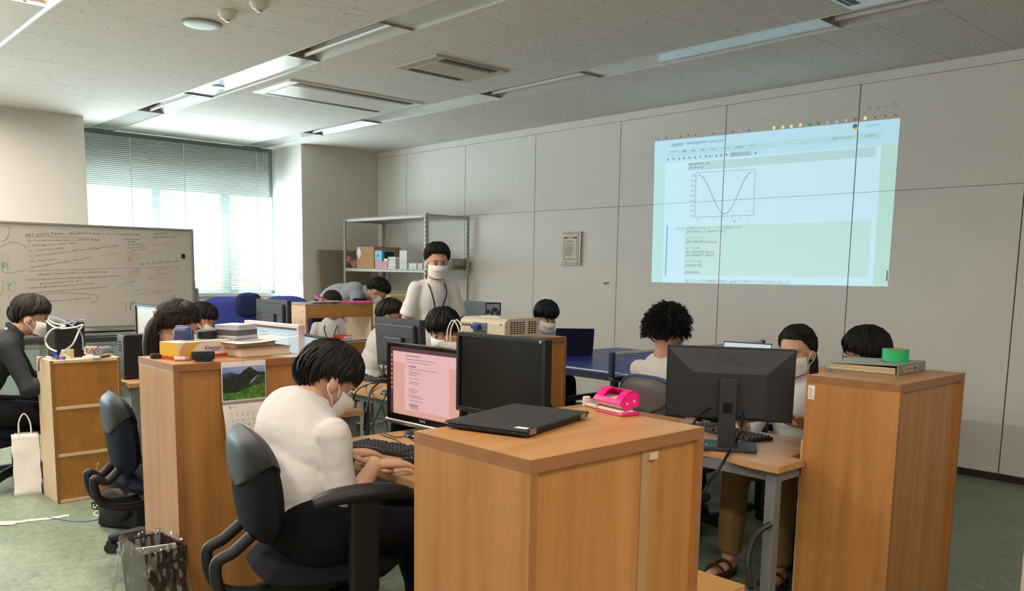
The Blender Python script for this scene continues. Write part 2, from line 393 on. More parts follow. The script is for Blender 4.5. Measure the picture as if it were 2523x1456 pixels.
# ---------------------------------------------------------------- ceiling fittings
REFL = mat('fixture_white', 'c9c5be', .35); ENDP = mat('fixture_end_grey', '8d8681', .6)
TUBEOFF = mat('tube_off', 'e2ddd6', .2); TUBEON = mat('tube_on', 'fff4e2', .4, emit=9, ecol='ffe9c8')
names = ['westernmost', 'second', 'third', 'easternmost']
for ci, c in enumerate(CH):
    for li, lx in enumerate(LX):
        on = ci < 2
        if ci == 0 and li == 0: continue
        place = [['', 'behind the viewer, middle', 'behind the viewer, right', 'behind the viewer, far right'],
                 ['left of the frame', 'at the top left corner of the view', 'overhead out of view', 'overhead to the right'],
                 ['above the whiteboard corner, left of the ceiling sensor', 'in the middle channel, above the long air conditioner', 'above the camera side of the middle channel', 'right end of middle channel'],
                 ['near the column beside the blind', 'in the far channel, left of the projected image', 'at the top right above the projected image', 'right end of far channel']][ci][li]
        L = thing('ceiling_light', ('lit' if on else 'unlit')+' recessed fluorescent trough '+place, 'ceiling light', (lx, c, H), 0)
        m = MB(); w = HW-.01
        m.add([(0, -w, 0), (LL, -w, 0), (LL, -.05, .085), (0, -.05, .085), (LL, .05, .085), (0, .05, .085), (LL, w, 0), (0, w, 0)],
              [(0, 1, 2, 3), (3, 2, 4, 5), (5, 4, 6, 7)])
        m.build('reflector', REFL, L)
        for x in (0, LL-.004): MB().box(x, -w, -.001, x+.004, w, .088).build('end_plate', ENDP, L)
        MB().cyl((.03, 0, .024), (LL-.03, 0, .024), .0165, n=14).build('tube', TUBEON if on else TUBEOFF, L)
        for x in (.004, LL-.04): MB().cyl((x, 0, .024), (x+.036, 0, .024), .02, n=14).build('lamp_holder', ENDP, L)
        if on: lamp('tube_light', 'AREA', (lx+LL/2, c, H+.02), (0, 0, -1), LITP[ci, li], LIT, LL-.08, .2)
def aircon(label, x0, x1, y0, y1, mat_p, slots):
    A = thing('ceiling_vent', label, 'air conditioner', (0, 0, H))
    MB().box(x0, y0, -.016, x1, y1, .01).build('frame', mat_p, A, .006)
    MB().box(x0+slots, y0+.09, -.022, x1-slots, y1-.09, -.014).build('panel', mat_p, A, .003)
    for a in (x0+.035, x1-.035-.05): MB().box(a-.008, y0+.1, -.0185, a+.062, y1-.1, -.0155).build('air_slot', BLACK, A)
    for a in (x0+.05, x1-.08): MB().box(a+.008, y0+.1, -.021, a+.012, y1-.1, -.0165).build('louvre', mat_p, A)
    return A
ACW = mat('aircon_white', 'efede4', .18); ACB = mat('aircon_beige', 'b9ae9c', .4)
aircon('long white ceiling air conditioner with two dark slots between the channels', -7.29, -6.61, 3.53, 4.91, ACW, .12)
aircon('beige square ceiling ventilator with a dark slot near the ceiling centre', -5.6, -5.07, 3.88, 4.59, ACB, .11)
aircon('ceiling air conditioner cut off by the top edge at right', -2.47, -1.79, 3.55, 4.92, ACW, .12)
S = thing('ceiling_speaker', 'round white flush ceiling speaker at upper left', 'speaker', (-5.553, 2.352, H))
MB().lathe([(.125, 0), (.125, -.006), (.112, -.012)], n=32).build('rim', ENDP, S); MB().lathe([(.112, -.011), (.108, -.014), (.06, -.018), (.01, -.019)], n=32).build('grille', mat('speaker_grille', 'cfd6d0', .5), S)
def detector(label, x, y):
    S = thing('smoke_detector', label, 'smoke detector', (x, y, H))
    MB().lathe([(.055, 0), (.055, -.02), (.05, -.03)], n=24).build('base', TRIMW, S)
    MB().lathe([(.05, -.03), (.035, -.045), (.022, -.047), (.018, -.05)], n=24).build('housing', PLW, S)
    MB().lathe([(.02, -.047), (.02, -.055), (.014, -.06)], n=16).build('sensor_cap', STEEL, S)
detector('white dome smoke detector beside the round speaker', -5.19, 2.36)
detector('smoke detector cut by the top edge of the view', -4.86, 2.407)
S = thing('occupancy_sensor', 'small round sensor on the glossy channel panel', 'sensor', (-7.392, 3.263, H+.012))
MB().lathe([(.05, 0), (.05, -.01), (.03, -.014)], n=24).build('dome', PLW, S)
# ================================================================ furniture
def cabinet(label, x0, y0, x1, y1, h=1.04, split=None, strip=True):
    """beech cabinet; its recessed back panel looks along +x, the plain side looks along -y"""
    A = thing('cabinet', label, 'cabinet', (x0, y0, 0)); w, d = x1-x0, y1-y0; t = .022
    MB().box(0, 0, h-.03, w, d, h).build('top_board', [WOOD_Y], A, .0015)
    MB().box(0, 0, 0, w, t, h-.03).build('side_panel', WOOD_Z, A, .001)
    MB().box(0, d-t, 0, w, d, h-.03).build('side_panel', WOOD_Z, A, .001)
    e = MB().box(w-.0005, .0003, h-.0297, w+.0006, d-.0003, h-.0003).box(w-.0005, .0003, 0, w+.0006, t-.0003, h-.03).box(w-.0005, d-t+.0003, 0, w+.0006, d-.0003, h-.03)
    e.box(.0003, -.0006, h-.0297, w-.0003, .0005, h-.0003)
    e.build('edge_band', EDGE, A)
    b = .016
    if split:
        MB().box(w-b-.006, t, .05, w-b, split-.002, h-.03).build('back_panel', WOOD_Z, A); MB().box(w-b-.006, split+.002, .05, w-b, d-t, h-.03).build('back_panel', WOOD_Z, A)
        if strip: MB().box(w-b, split-.016, .05, w-b+.004, split+.016, h-.034).build('joining_strip', mat('clear_strip', 'a8845c', .25), A)
        if strip: MB().box(w-b, split+.004, h-.058, w-b+.012, split+.036, h-.04).build('catch', mat('catch_clear', 'c7b08f', .2), A)
    else: MB().box(w-b-.006, t, .05, w-b, d-t, h-.03).build('back_panel', WOOD_Z, A)
    MB().box(.02, t, 0, w-.02, d-t, .05).build('plinth', EDGE, A)
    MB().box(.01, t, .05, .03, d-t, h-.03).build('front_panel', WOOD_Z, A)
    return A
cabinet('beech cabinet in the centre foreground carrying a closed black laptop', -1.645, 1.195, -1.235, 1.815, split=.40)
cabR = cabinet('beech cabinet at right carrying a binder and green tape', -1.652, 3.115, -1.283, 3.742, split=.215, strip=False)
MB().box(.01, -.001, 1.04-.095, .038, -.0003, 1.04-.04).build('sticker', WHITE, cabR)
s = MB()
for i in range(6): s.box(.013, -.0014, .952+i*.007, .013+.022-.004*(i % 3), -.001, .9545+i*.007)
s.build('sticker_print', mat('print_grey', '8b8688', .8), cabR)
cabinet('beech cabinet at left with the mountain calendar hung on it', -3.745, 1.262, -3.352, 1.878)
cabC = cabinet('beech cabinet behind the dark blank monitor, under the projector', -3.95, 3.09, -3.54, 3.71)

def desk(label, x0, y0, x1, y1, h=.70, legs=((0, 0), (1, 0), (1, 1), (0, 1)), poly=None):
    A = thing('desk', label, 'desk', (x0, y0, 0)); w, d = x1-x0, y1-y0
    P = poly or [(0, 0), (w, 0), (w, d), (0, d)]
    MB().prism(P, h-.026, h).build('desktop', DESK, A, .002)
    r = .035
    MB().box(.05, .05, h-.075, w-.05, .075, h-.026).build('front_rail', GREYM, A, .002)
    MB().box(.05, d-.075, h-.075, w-.05, d-.05, h-.026).build('rear_rail', GREYM, A, .002)
    for i in (0, 1): MB().box(.03 if not i else w-.055, .07, h-.075, .055 if not i else w-.03, d-.07, h-.026).build('side_rail', GREYM, A, .002)
    for i, j in legs:
        x = .025 if not i else w-.025-r*1.3; y = .03 if not j else d-.03-r*1.3
        MB().box(x, y, .012, x+r*1.3, y+r*1.3, h-.026).build('leg', GREYM, A, .003)
    for i, j in legs:
        x = .025+r*.65 if not i else w-.025-r*.65; y = .03+r*.65 if not j else d-.03-r*.65
        MB().cyl((x, y, 0), (x, y, .014), .018, n=12).build('foot', BLACK, A)
    return A
desk('beech desk of the man in the white shirt, behind the foreground cabinet', -3.12, 1.69, -2.0, 2.325)
desk('beech desk right of the left cabinet, with the white framed monitor', -5.15, 1.93, -3.70, 2.37)
desk('beech desk at far left with the black computer tower on it', -6.9, 1.76, -5.40, 2.36)
desk('beech desk of the student in green, with the black monitor seen from behind', -4.72, 2.735, -3.56, 3.05)
w_, d_ = 1.52, .60
desk('beech desk of the masked woman, with wavy rear edge and grey leg', -3.15, 2.90, -1.63, 3.50,
     poly=[(0, 0), (.55, 0), (.95, -.0), (1.08, .012), (1.16, .045), (1.24, .05), (1.30, .02), (1.40, 0), (1.52, 0), (1.52, .20), (1.445, .21), (1.445, .6), (0, .6)])
# low wooden box between the cabinets, plywood board leaning by the right cabinet
A = thing('low_box', 'low beech box on the floor right of the foreground cabinet', 'box', (-1.98, 1.98, 0))
MB().box(0, 0, .325, .45, .56, .35).build('lid', wood('box_beech', 'd8a86c', 'cb985a', 0), A, .002); MB().box(.01, .01, 0, .44, .55, .325).build('body', EDGE, A)
o = MB().prism([(0, 0), (.44, 0), (.44, .77), (.42, .79), (.03, .79), (0, .76)], -.006, .006, M=rot(PI/2, 'X')).build('plywood_board', wood('ply_edge', 'd9c295', 'b59a68', 2, .5), bevel=.002)
tag(o, 'thin pale plywood board leaning against the right cabinet side', 'board'); o.matrix_world = T(-1.662, 3.13, .004) @ rot(PI/2, 'Z')

def shelf3(label, loc, w, d, h, rows, side, front, backs=True, tilt=0):
    """small rack of boards: w along y, d along x; looks along +x"""
    A = thing('shelf_unit', label, 'shelf', loc); t = .018
    for y in (0, w-t): MB().box(-d, y, 0, 0, y+t, h).build('side_panel', side, A, .001)
    for z in rows: MB().box(-d, t, z-t, -.0, w-t, z).build('shelf_board', side, A, .001)
    if backs:
        for a, b in zip(rows[:-1], rows[1:]): MB().box(-.012, t, a, -.006, w-t, b-t).build('back_panel', front, A)
        e = MB()
        for y in (0, w-t): e.box(0, y, 0, .0012, y+t, h)
        e.build('edge_band', mat('chipboard_edge', '8e6636', .8, var=.3, vs=90), A)
        s = MB()
        for z in (.1, .39, .68, h-.03):
            for x in (-.27, -.04): s.cyl((x, -.001, z), (x, .001, z), .004, n=8)
        s.build('screw', GREYM, A)
    return A
shelf3('cream three tier shelf turned back to front beside the man in black', (-5.45, 1.335, 0), .395, .30, .863, [.02, .30, .585, .863], PINE, HARDB)
# open tan shelf in the middle distance
A = thing('shelf_unit', 'cream and tan open shelf with the pink hanger on top', 'shelf', (-6.28, 3.462, 0)); w, d, h = .655, .40, 1.12
TAN = mat('tan_front', 'b07c3c', .5, var=.05, vs=6)
for y in (0, w-.02): MB().box(-d, y, .02, 0, y+.02, h).build('side_panel', PINE, A, .001)
MB().box(-d-.004, -.003, h, .003, w+.003, h+.012).build('top_board', mat('top_mauve', 'a8928a', .4), A, .002)
for z in (.815, .50, .18):
    MB().box(-d, .02, z-.02, 0, w-.02, z).build('shelf_board', PINE, A); MB().box(-.02, .02, z-.115, 0.001, w-.02, z-.02).build('apron', TAN, A, .002)
MB().box(-.02, .02, h-.085, .001, w-.02, h-.001).build('apron', TAN, A, .002)
MB().box(-.018, .02, h-.105, .003, w-.02, h-.085).build('lip', HARDB, A)
e = MB()
for y in (0, w-.02): e.box(0, y, .02, .0015, y+.02, h)
e.build('edge_band', TAN, A)
s = MB()
for x, z in ((-.07, .98), (-.34, .99), (-.33, .82), (-.03, .82), (-.03, 1.07)): s.cyl((x, -.002, z), (x, .001, z), .006, n=8)
s.build('screw', GREYM, A)
MB().box(-d, .03, .02, -.02, w-.03, .06).build('plinth', TAN, A); MB().box(-d+.02, .02, 0, -.02, w-.02, .02).build('base', TAN, A)
# pink hanger, dark glove, on top of it
z = 1.134
m = MB(); m.tube(smooth_path([(-.06, .25, .008), (.0, .40, .008), (.05, .56, .008), (0, .58, .008), (-.12, .42, .008), (-.10, .27, .008)], 5), .009, 8, closed=True)
m.tube(smooth_path([(-.08, .26, .01), (-.10, .22, .02), (-.13, .17, .05), (-.11, .12, .06), (-.07, .115, .045), (-.06, .12, .03)], 5), .008, 8)
one('clothes_hanger', m, mat('pink_plastic', 'e2559a', .35), 'pink plastic clothes hanger lying on the tan shelf', 'hanger', (-6.28, 3.50, z), 0)
m = MB(); 
for i in range(7): m.sph((-.1+.02*math.sin(i*2), .02+.035*i, .012), (.05, .035, .012), 10, 6)
one('cloth', m, mat('cloth_grey', '9d948c', .9, var=.3, vs=30), 'crumpled grey cloth beside the pink hanger', 'cloth', (-6.22, 3.55, z))
m = MB()
for i in range(5): m.sph((.01*i, .012*i, .018), (.05-.005*i, .03, .018), 10, 6)
one('glove', m, FABB, 'dark glove at the right end of the tan shelf top', 'glove', (-6.42, 4.04, z))
m = MB().box(-.06, -.05, 0, .06, .06, .03)
o = one('red_book', m, mat('red_cover', 'd3402c', .5), 'red book on the middle board of the tan shelf', 'book', (-6.37, 3.86, .823), .3, bevel=.002)
MB().box(-.057, -.047, .004, .0605, .057, .026).build('page_block', WHITE, o)
one('paper_sheet', MB().box(-.10, -.14, 0, .10, .14, .0018), WHITE, 'white sheet under the red book on the tan shelf', 'paper', (-6.36, 3.93, .8195), .15)

# ---------------------------------------------------------------- office chairs
def cushion(w, h, t, n=22, p=3.2, dome=.5):
    m = MB()
    def pt(u, v, s):
        r = v; a = 2*PI*u; c, s_ = math.cos(a), math.sin(a); k = (abs(c)**p+abs(s_)**p)**(-1/p)
        return (c*k*r*w/2, s*t/2*(1-r**4)**.5 if r < 1 else 0, s_*k*r*h/2)
    m.grid(lambda u, v: pt(u, v, 1), n*2, 8, wrap=True); m.grid(lambda u, v: pt(u, v, -1), n*2, 8, wrap=True)
    return m
def chair_parts(A, fab=FABB, cover=LEATH, arms=True, zs=.44, bw=.46, bh=.52, zb=.78, by=-.23, piping=None):
    s = cushion(.48, .47, .10)
    s.v = [(x, z, y) for x, y, z in s.v]
    s.build('seat', fab, A, loc=(0, 0, zs-.03), recalc=True)
    b = cushion(bw, bh, .10, 22, 2.7)
    def bend(v):
        x, y, z = v; w = 1-.10*max(0, -z/(bh/2)); return (x*w, y+.55*x*x-.10*z*z-.10*z, z)
    b.v = [bend(v) for v in b.v]
    o = b.build('backrest', fab, A, loc=(0, by, zb), recalc=True)
    c = cushion(bw+.012, bh+.012, .112, 40, 2.7)
    def capv(v):            # leather cap pulled over the upper part, its seam hanging lower in the middle
        x, y, z = v; lo = bh*(.02+.26*(abs(x)/(bw/2))**2)
        if z < lo: z = lo; y *= .8
        return bend((x, y, z))
    c.v = [capv(v) for v in c.v]; c.build('top_cover', cover, A, loc=(0, by, zb), recalc=True)
    if piping:
        MB().tube([V(bend((math.cos(a)*(abs(math.cos(a))**3.2+abs(math.sin(a))**3.2)**(-1/3.2)*bw/2*1.01, 0, math.sin(a)*(abs(math.cos(a))**3.2+abs(math.sin(a))**3.2)**(-1/3.2)*bh/2*1.01))) for a in [2*PI*i/40 for i in range(40)]], .012, 6, closed=True).build('piping', piping, A, loc=(0, by, zb))
    for x in (-.075, .075):
        MB().tube(smooth_path([(x, by-.02, zb-bh*.40), (x, by-.075, zb-bh*.52), (x, by-.13, zs+.02), (x, by-.10, zs-.10), (x, by+.02, zs-.135), (x*.8, -.02, zs-.12)], 6), .019, 10).build('back_bracket', BLACK, A)
    MB().cb((0, -.02, zs-.105), (.20, .24, .05)).build('seat_plate', BLACK, A, .01)
    MB().cyl((0, 0, .10), (0, 0, zs-.10), .026, n=14).cyl((0, 0, .08), (0, 0, .22), .036, .032, n=14).build('gas_lift', BLACK, A)
    for k in range(5):
        a = 2*PI*k/5+.35; c, s_ = math.cos(a), math.sin(a); L = MB()
        L.tube([(.02*c, .02*s_, .115), (.16*c, .16*s_, .105), (.29*c, .29*s_, .075), (.31*c, .31*s_, .07)], [.034, .030, .024, .020], 8)
        leg = L.build('leg', BLACK, A)
        w = MB(); n = V((-s_, c, 0)); ctr = V((.305*c, .305*s_, .027))
        for q in (-.013, .013): w.cyl(ctr+n*(q-.009), ctr+n*(q+.009), .027, n=14)
        w.cyl(ctr+V((0, 0, .02)), ctr+V((0, 0, .045)), .012, n=8); w.tube([ctr-n*.025+V((0, 0, .028)), ctr+V((0, 0, .034)), ctr+n*.025+V((0, 0, .028))], .014, 8)
        w.build('caster', DARKG, leg)
    if arms:
        for x in (-1, 1):
            p = MB(); q = smooth_path([(x*.285, -.11, zs+.238), (x*.29, -.05, zs+.255), (x*.295, .06, zs+.260), (x*.285, .15, zs+.250), (x*.26, .205, zs+.230)], 5)
            n = len(q); p.tube(q, [.020+.024*math.sin(PI*min(1, (i+1.5)/(n+2)))**.6 for i in range(n)], 12, flat=.62); p.build('arm_pad', LEATH, A)
            MB().box(x*.285-.022, -.0, zs-.06, x*.285+.022, .09, zs+.245).build('arm_post', BLACK, A, .008)
            MB().box(min(x*.1, x*.305), -.035, zs-.10, max(x*.1, x*.305), .035, zs-.075).build('arm_bracket', BLACK, A, .005)
    return A
ch1 = chair_parts(thing('office_chair', 'black office chair with armrests under the man in the white shirt', 'chair', (-2.45, 1.40, 0), math.radians(-13), 'office chairs'), zs=.49, bw=.45, bh=.37, zb=.74)
ch2 = chair_parts(thing('office_chair', 'black office chair without armrests behind the left cabinet', 'chair', (-4.15, 1.53, 0), math.radians(-6), 'office chairs'), FABN, LEATH, False, zs=.42, bw=.43, bh=.40, zb=.63)
dup(ch2, (-6.08, 1.27, 0), math.radians(8), 'black office chair under the man in the black shirt', 'office chairs')
ch3 = chair_parts(thing('office_chair', 'grey-backed office chair with blue edge behind the curly haired man', 'chair', (-2.78, 3.80, 0), math.radians(-4), 'office chairs'), mat('grey_fabric', '4a4747', .9, var=.1, vs=80), mat('grey_vinyl', '565150', .55), False, zs=.42, zb=.68, bw=.44, bh=.40, piping=mat('blue_edge', '33486e', .7))
def stool(label, x, y, h=.44):
    A = thing('stool', label, 'stool', (x, y, 0), 0, 'round stools'); MB().lathe([(.15, h-.05), (.165, h-.035), (.165, h-.01), (.14, h)], n=24).build('seat', FABB, A)
    for k in range(4): a = PI/4+k*PI/2; MB().cyl((.17*math.cos(a), .17*math.sin(a), 0), (.10*math.cos(a), .10*math.sin(a), h-.045), .012, n=8).build('leg', GREYM, A)
    MB().tube([(.14*math.cos(2*PI*i/20), .14*math.sin(2*PI*i/20), .18) for i in range(20)], .008, 6, closed=True).build('foot_ring', GREYM, A)
STOOLS = []
# blue padded chairs at the window
BLUE = mat('blue_fabric', '4a55b0', .9, var=.12, vs=60); NAVY2 = mat('navy_cloth', '2a3260', .9, var=.1, vs=60)
for i, (y, lab) in enumerate(((3.62, 'blue fabric armchair under the window, left of the row'), (4.32, 'blue fabric armchair under the window, next to the column'))):
    A = thing('armchair', lab, 'chair', (-9.0, y, 0), 0, 'blue armchairs under the window')
    b = cushion(.66, .62, .14); b.v = [(y_, x, z) for x, y_, z in b.v]; b.build('backrest', BLUE, A, loc=(.2, .30, .80), rot=(0, -.12, 0), recalc=True)
    s = cushion(.6, .6, .16); s.v = [(x, z, y_) for x, y_, z in s.v]; s.build('seat', NAVY2, A, loc=(-.1, .30, .42), recalc=True)
    for k in ((-.35, .05), (.15, .05), (-.35, .55), (.15, .55)): MB().cyl((*k, 0), (*k, .40), .018, n=10).build('leg', BLACK, A)
    MB().box(-.36, .03, .36, .18, .57, .385).build('seat_frame', BLACK, A, .004); MB().box(.15, .25, .38, .19, .35, .62).build('back_support', BLACK, A, .004)
m = cushion(.30, .26, .08); m.v = [(y_, x, z) for x, y_, z in m.v]
o = m.build('jacket', NAVY2, None, loc=(-8.71, 4.12, 1.02), recalc=True); tag(o, 'dark navy jacket thrown over the blue armchair back', 'jacket')

# ---------------------------------------------------------------- whiteboard and what stands behind it
XB = -8.5
A = thing('whiteboard', 'large mobile whiteboard covered with black, red and green handwriting', 'whiteboard', (XB, 0, 0)); y0, y1, z0, z1 = 1.60, 3.415, .855, 1.77
BOARD = mat('whiteboard_enamel', 'b9b2a8', .25, spec=.5)
MB().box(-.02, y0, z0, 0, y1, z1).build('board', BOARD, A)
f = mat('board_frame', '96948f', .35, .5)
MB().box(-.025, y0-.01, z1, .012, y1+.02, z1+.022).build('frame_top', f, A, .004); MB().box(-.025, y0-.01, z0-.022, .012, y1+.02, z0).build('frame_bottom', f, A, .004)
MB().box(-.03, y1, z0-.02, .016, y1+.03, z1+.024).build('frame_side', f, A, .006); MB().box(-.03, y0-.03, z0-.02, .016, y0, z1+.024).build('frame_side', f, A, .006)
MB().box(-.02, y0+.05, z0-.06, .07, y1-.2, z0-.045).box(.06, y0+.05, z0-.06, .07, y1-.2, z0-.03).build('pen_tray', f, A, .002)
for y in (y0-.05, y1+.05):
    MB().box(-.04, y-.02, .06, .0, y+.02, z0+.35).build('stand_post', f, A, .004); MB().box(-.32, y-.025, .05, .28, y+.025, .09).build('stand_foot', f, A, .006)
    w = MB()
    for x in (-.29, .25): w.cyl((x, y-.012, .028), (x, y+.012, .028), .028, n=12)
    w.build('caster', BLACK, A)
MB().box(-.035, y0-.05, .70, -.005, y1+.05, .745).build('cross_bar', mat('dark_bar', '3a3d3c', .4), A, .004)
MB().box(-.035, y0-.05, .655, -.005, y1+.05, .685).build('cross_bar', f, A, .004)
def on_board(px, py): p = atx(px, py, XB+.0012); return V((.0012, p.y, p.z))
def scrawl(name, col, items, w=None):
    m = MB()
    for it in items:
        if it[0] == 'l':
            pts = [on_board(*q) for q in it[2]]
            m.tube(smooth_path(pts, 4) if len(pts) > 2 else pts, it[1]*.001, 4)
        else:
            _, a, b, s, sh = it; p, q = on_board(*a), on_board(*b)
            L = (q-p).length; m.text(s, frame(p, q-p, V((0, 0, 1))), fit=L, shear=sh, hh=max(.021, min(.034, 1.5*L/max(1, len(s)))) if len(s) > 8 else None)
    tag(m.build(name, mat('marker_'+col[0], col[1], .6), A), kind='stuff')
R0 = random.Random(3)
T_ = lambda a, b, s, sh=.15: ('t', a, b, s, sh)
scrawl('handwriting_black', ('black', '5c574f'), [
 T_((62, 582), (120, 581), 'FAT (DVT)'), T_((123, 579), (215, 577), 'Tasks - Student'), T_((218, 577), (345, 580), 'Friendly :)  Part 1, needed by 28th'),
 T_((66, 595), (245, 592), '(0) - Turn off everything, laser, hv (and MFH, D-Egg)'), T_((68, 608), (184, 600), '1 - Put D-Egg in box, connect cable'),
 T_((70, 620), (158, 612), '(2) - Cover box w/ plastic'), T_((72, 634), (292, 606), '3 - Test Connection (turn-on MFH, turn on D-Egg), turn on laser'),
 T_((73, 646), (140, 640), '(3b) - Run scope.py'), T_((76, 661), (224, 636), '(4) - Run calibration DAQ (takes ~50min per PMT)'),
 T_((92, 678), (262, 671), 'calibration of boxes and fibers ; : provide and D-Egg'), T_((60, 692), (297, 681), '\u2022 Calibrate each box (top and bottom fibers) using known laser intensity'),
 T_((98, 701), (202, 693), '@ room temperature, -20\u00b0C, -40\u00b0C'), T_((64, 712), (230, 700), '\u2022 Calibrate light-loss for each box (i.e. correct)'),
 T_((66, 725), (262, 708), '\u2022 Examine filter-wheel strengths, low can we perform linearity result'), T_((116, 744), (223, 736), 'information to make calibration map'),
 T_((303, 592), (346, 590), '(5) Run analysis'), T_((314, 598), (333, 597), 'script'), T_((312, 605), (352, 602), '- check card box?'), T_((310, 613), (362, 608), '* Do we only 4.5mm'), T_((322, 619), (360, 615), 'pass from 150 \u2103?'),
 T_((378, 578), (412, 577), '"Sweet" meter'), T_((376, 586), (436, 585), 'max: 2%, 50%, ~60%'), T_((342, 653), (440, 645), '25%, 1%, 5%, 10%, 50%, 100%'),
 ('l', 1.6, [(310, 765), (311, 748)]), ('l', 3.2, [(320, 764), (323, 748), (329, 745), (336, 748), (343, 758), (350, 766), (358, 767)]), T_((299, 750), (306, 750), 'PT'),
 ('l', 1.4, [(14, 553), (22, 562), (22, 576), (14, 590), (4, 594)]), ('l', 1.0, [(0, 608), (20, 598), (38, 597), (58, 604), (64, 612)]), ('l', 1.0, [(2, 660), (12, 672), (40, 670), (62, 664)]), ('l', 1.2, [(6, 690), (8, 705), (4, 722), (0, 728)]),
 ('l', 1.0, [(96, 728), (130, 723), (190, 722), (236, 727), (241, 733), (236, 742), (222, 745)]), ('l', .8, [(62, 583.5), (140, 583.5), (222, 586)]), ('l', .8, [(68, 668), (180, 664), (300, 661), (430, 657)])])
scrawl('handwriting_red', ('red', 'b57f78'), [
 T_((262, 630), (298, 624), '\u0394y = \u0394x/x'), ('l', .9, [(308, 632), (313, 624), (330, 624), (340, 628), (338, 642), (322, 652), (311, 650), (308, 640), (308, 632)]), T_((313, 634), (338, 631), 'x\u00b2+y\u00b2'), ('l', .8, [(312, 637), (339, 634)]), T_((316, 647), (326, 646), 'R'), T_((291, 641), (305, 639), '\u03c3y ='),
 T_((357, 628), (400, 622), 'y = \u03c7/\u03bb = \u03c3/x'), T_((407, 627), (443, 623), '\u0394y/y = 1 \u2014 y'), T_((374, 606), (430, 603), '\u03c1/\u03b3 = \u0394/\u03b3   \u03c1'),
 ('l', 1.6, [(384, 665), (415, 664), (415, 681), (384, 682), (384, 665)]), T_((388, 679), (411, 677), '\u03a3\u03b5\u03c9'), T_((364, 690), (382, 687), 'PDE ='), T_((391, 697), (425, 693), '\u03a3 \u03b5(r) \u00b10'), ('l', .9, [(391, 703), (422, 702)]),
 T_((376, 725), (425, 720), 'PDE \u2248 2%'), T_((398, 739), (433, 733), '\u03c3 \u00d7 100'), ('l', .8, [(317, 684), (324, 668), (326, 664), (328, 670), (336, 684)]), T_((318, 685), (348, 672), '/////'), ('l', .8, [(302, 685), (336, 688)]), ('l', .8, [(428, 672), (438, 656), (442, 664), (456, 676)]), ('l', .8, [(434, 667), (444, 663)]),
 ('l', .8, [(0, 628), (16, 626), (20, 644), (0, 646)]), ('l', .8, [(0, 638), (14, 634)]), ('l', .7, [(16, 730), (30, 724), (44, 728), (26, 742)]), ('l', .8, [(372, 768), (388, 757), (410, 764)]), ('l', .8, [(20, 727), (24, 745)])])
scrawl('handwriting_green', ('green', '4f8a63'), [
 T_((4, 661), (14, 659), 'B'), T_((18, 661), (24, 659), 'J'), ('l', 1.8, [(17, 695), (24, 700), (20, 706), (22, 715), (18, 718)]), ('l', 1.6, [(16, 701), (28, 699)]), ('l', .9, [(24, 706), (30, 694), (38, 698), (40, 710), (34, 718), (26, 714)]), T_((303, 699), (334, 695), 'GOT BACK'),
 ('l', .7, [(275, 712), (292, 711), (293, 704), (318, 702), (324, 712), (300, 716)]), ('l', .7, [(330, 718), (352, 712), (362, 709), (360, 720), (334, 726), (330, 718)])])
p = on_board(451, 631); o = MB().box(0, -.016, -.022, .012, .016, .022).build('magnet', BLACK, None, .002); o.location = (XB+.0005, p.y, p.z); tag(o, 'dark square magnet at the right side of the whiteboard', 'magnet')
one('wooden_pole', MB().box(-.015, -.015, 0, .015, .015, 1.28).box(-.01, .03, 0, .01, .05, 1.27), wood('pole_wood', 'cdb48a', 'b99c6c', 2), 'pale wooden pole upright right of the whiteboard', 'pole', (-8.75, 3.50, 0))
A = thing('wall_counter', 'low grey counter with dark top along the wall behind the whiteboard', 'counter', (XF, YN, 0)); 
MB().box(.02, 2.6, 0, .38, 5.6, .66).build('body', mat('counter_grey', '8c8f89', .6), A, .003); MB().box(.015, 2.58, .66, .42, 5.62, .69).build('top', mat('counter_top', '4a4d49', .4), A, .003)
for y in (3.3, 4.1, 4.9): MB().box(.38, y, .08, .388, y+.74, .62).build('door', mat('counter_door', '9fb0a8', .4), A, .002)
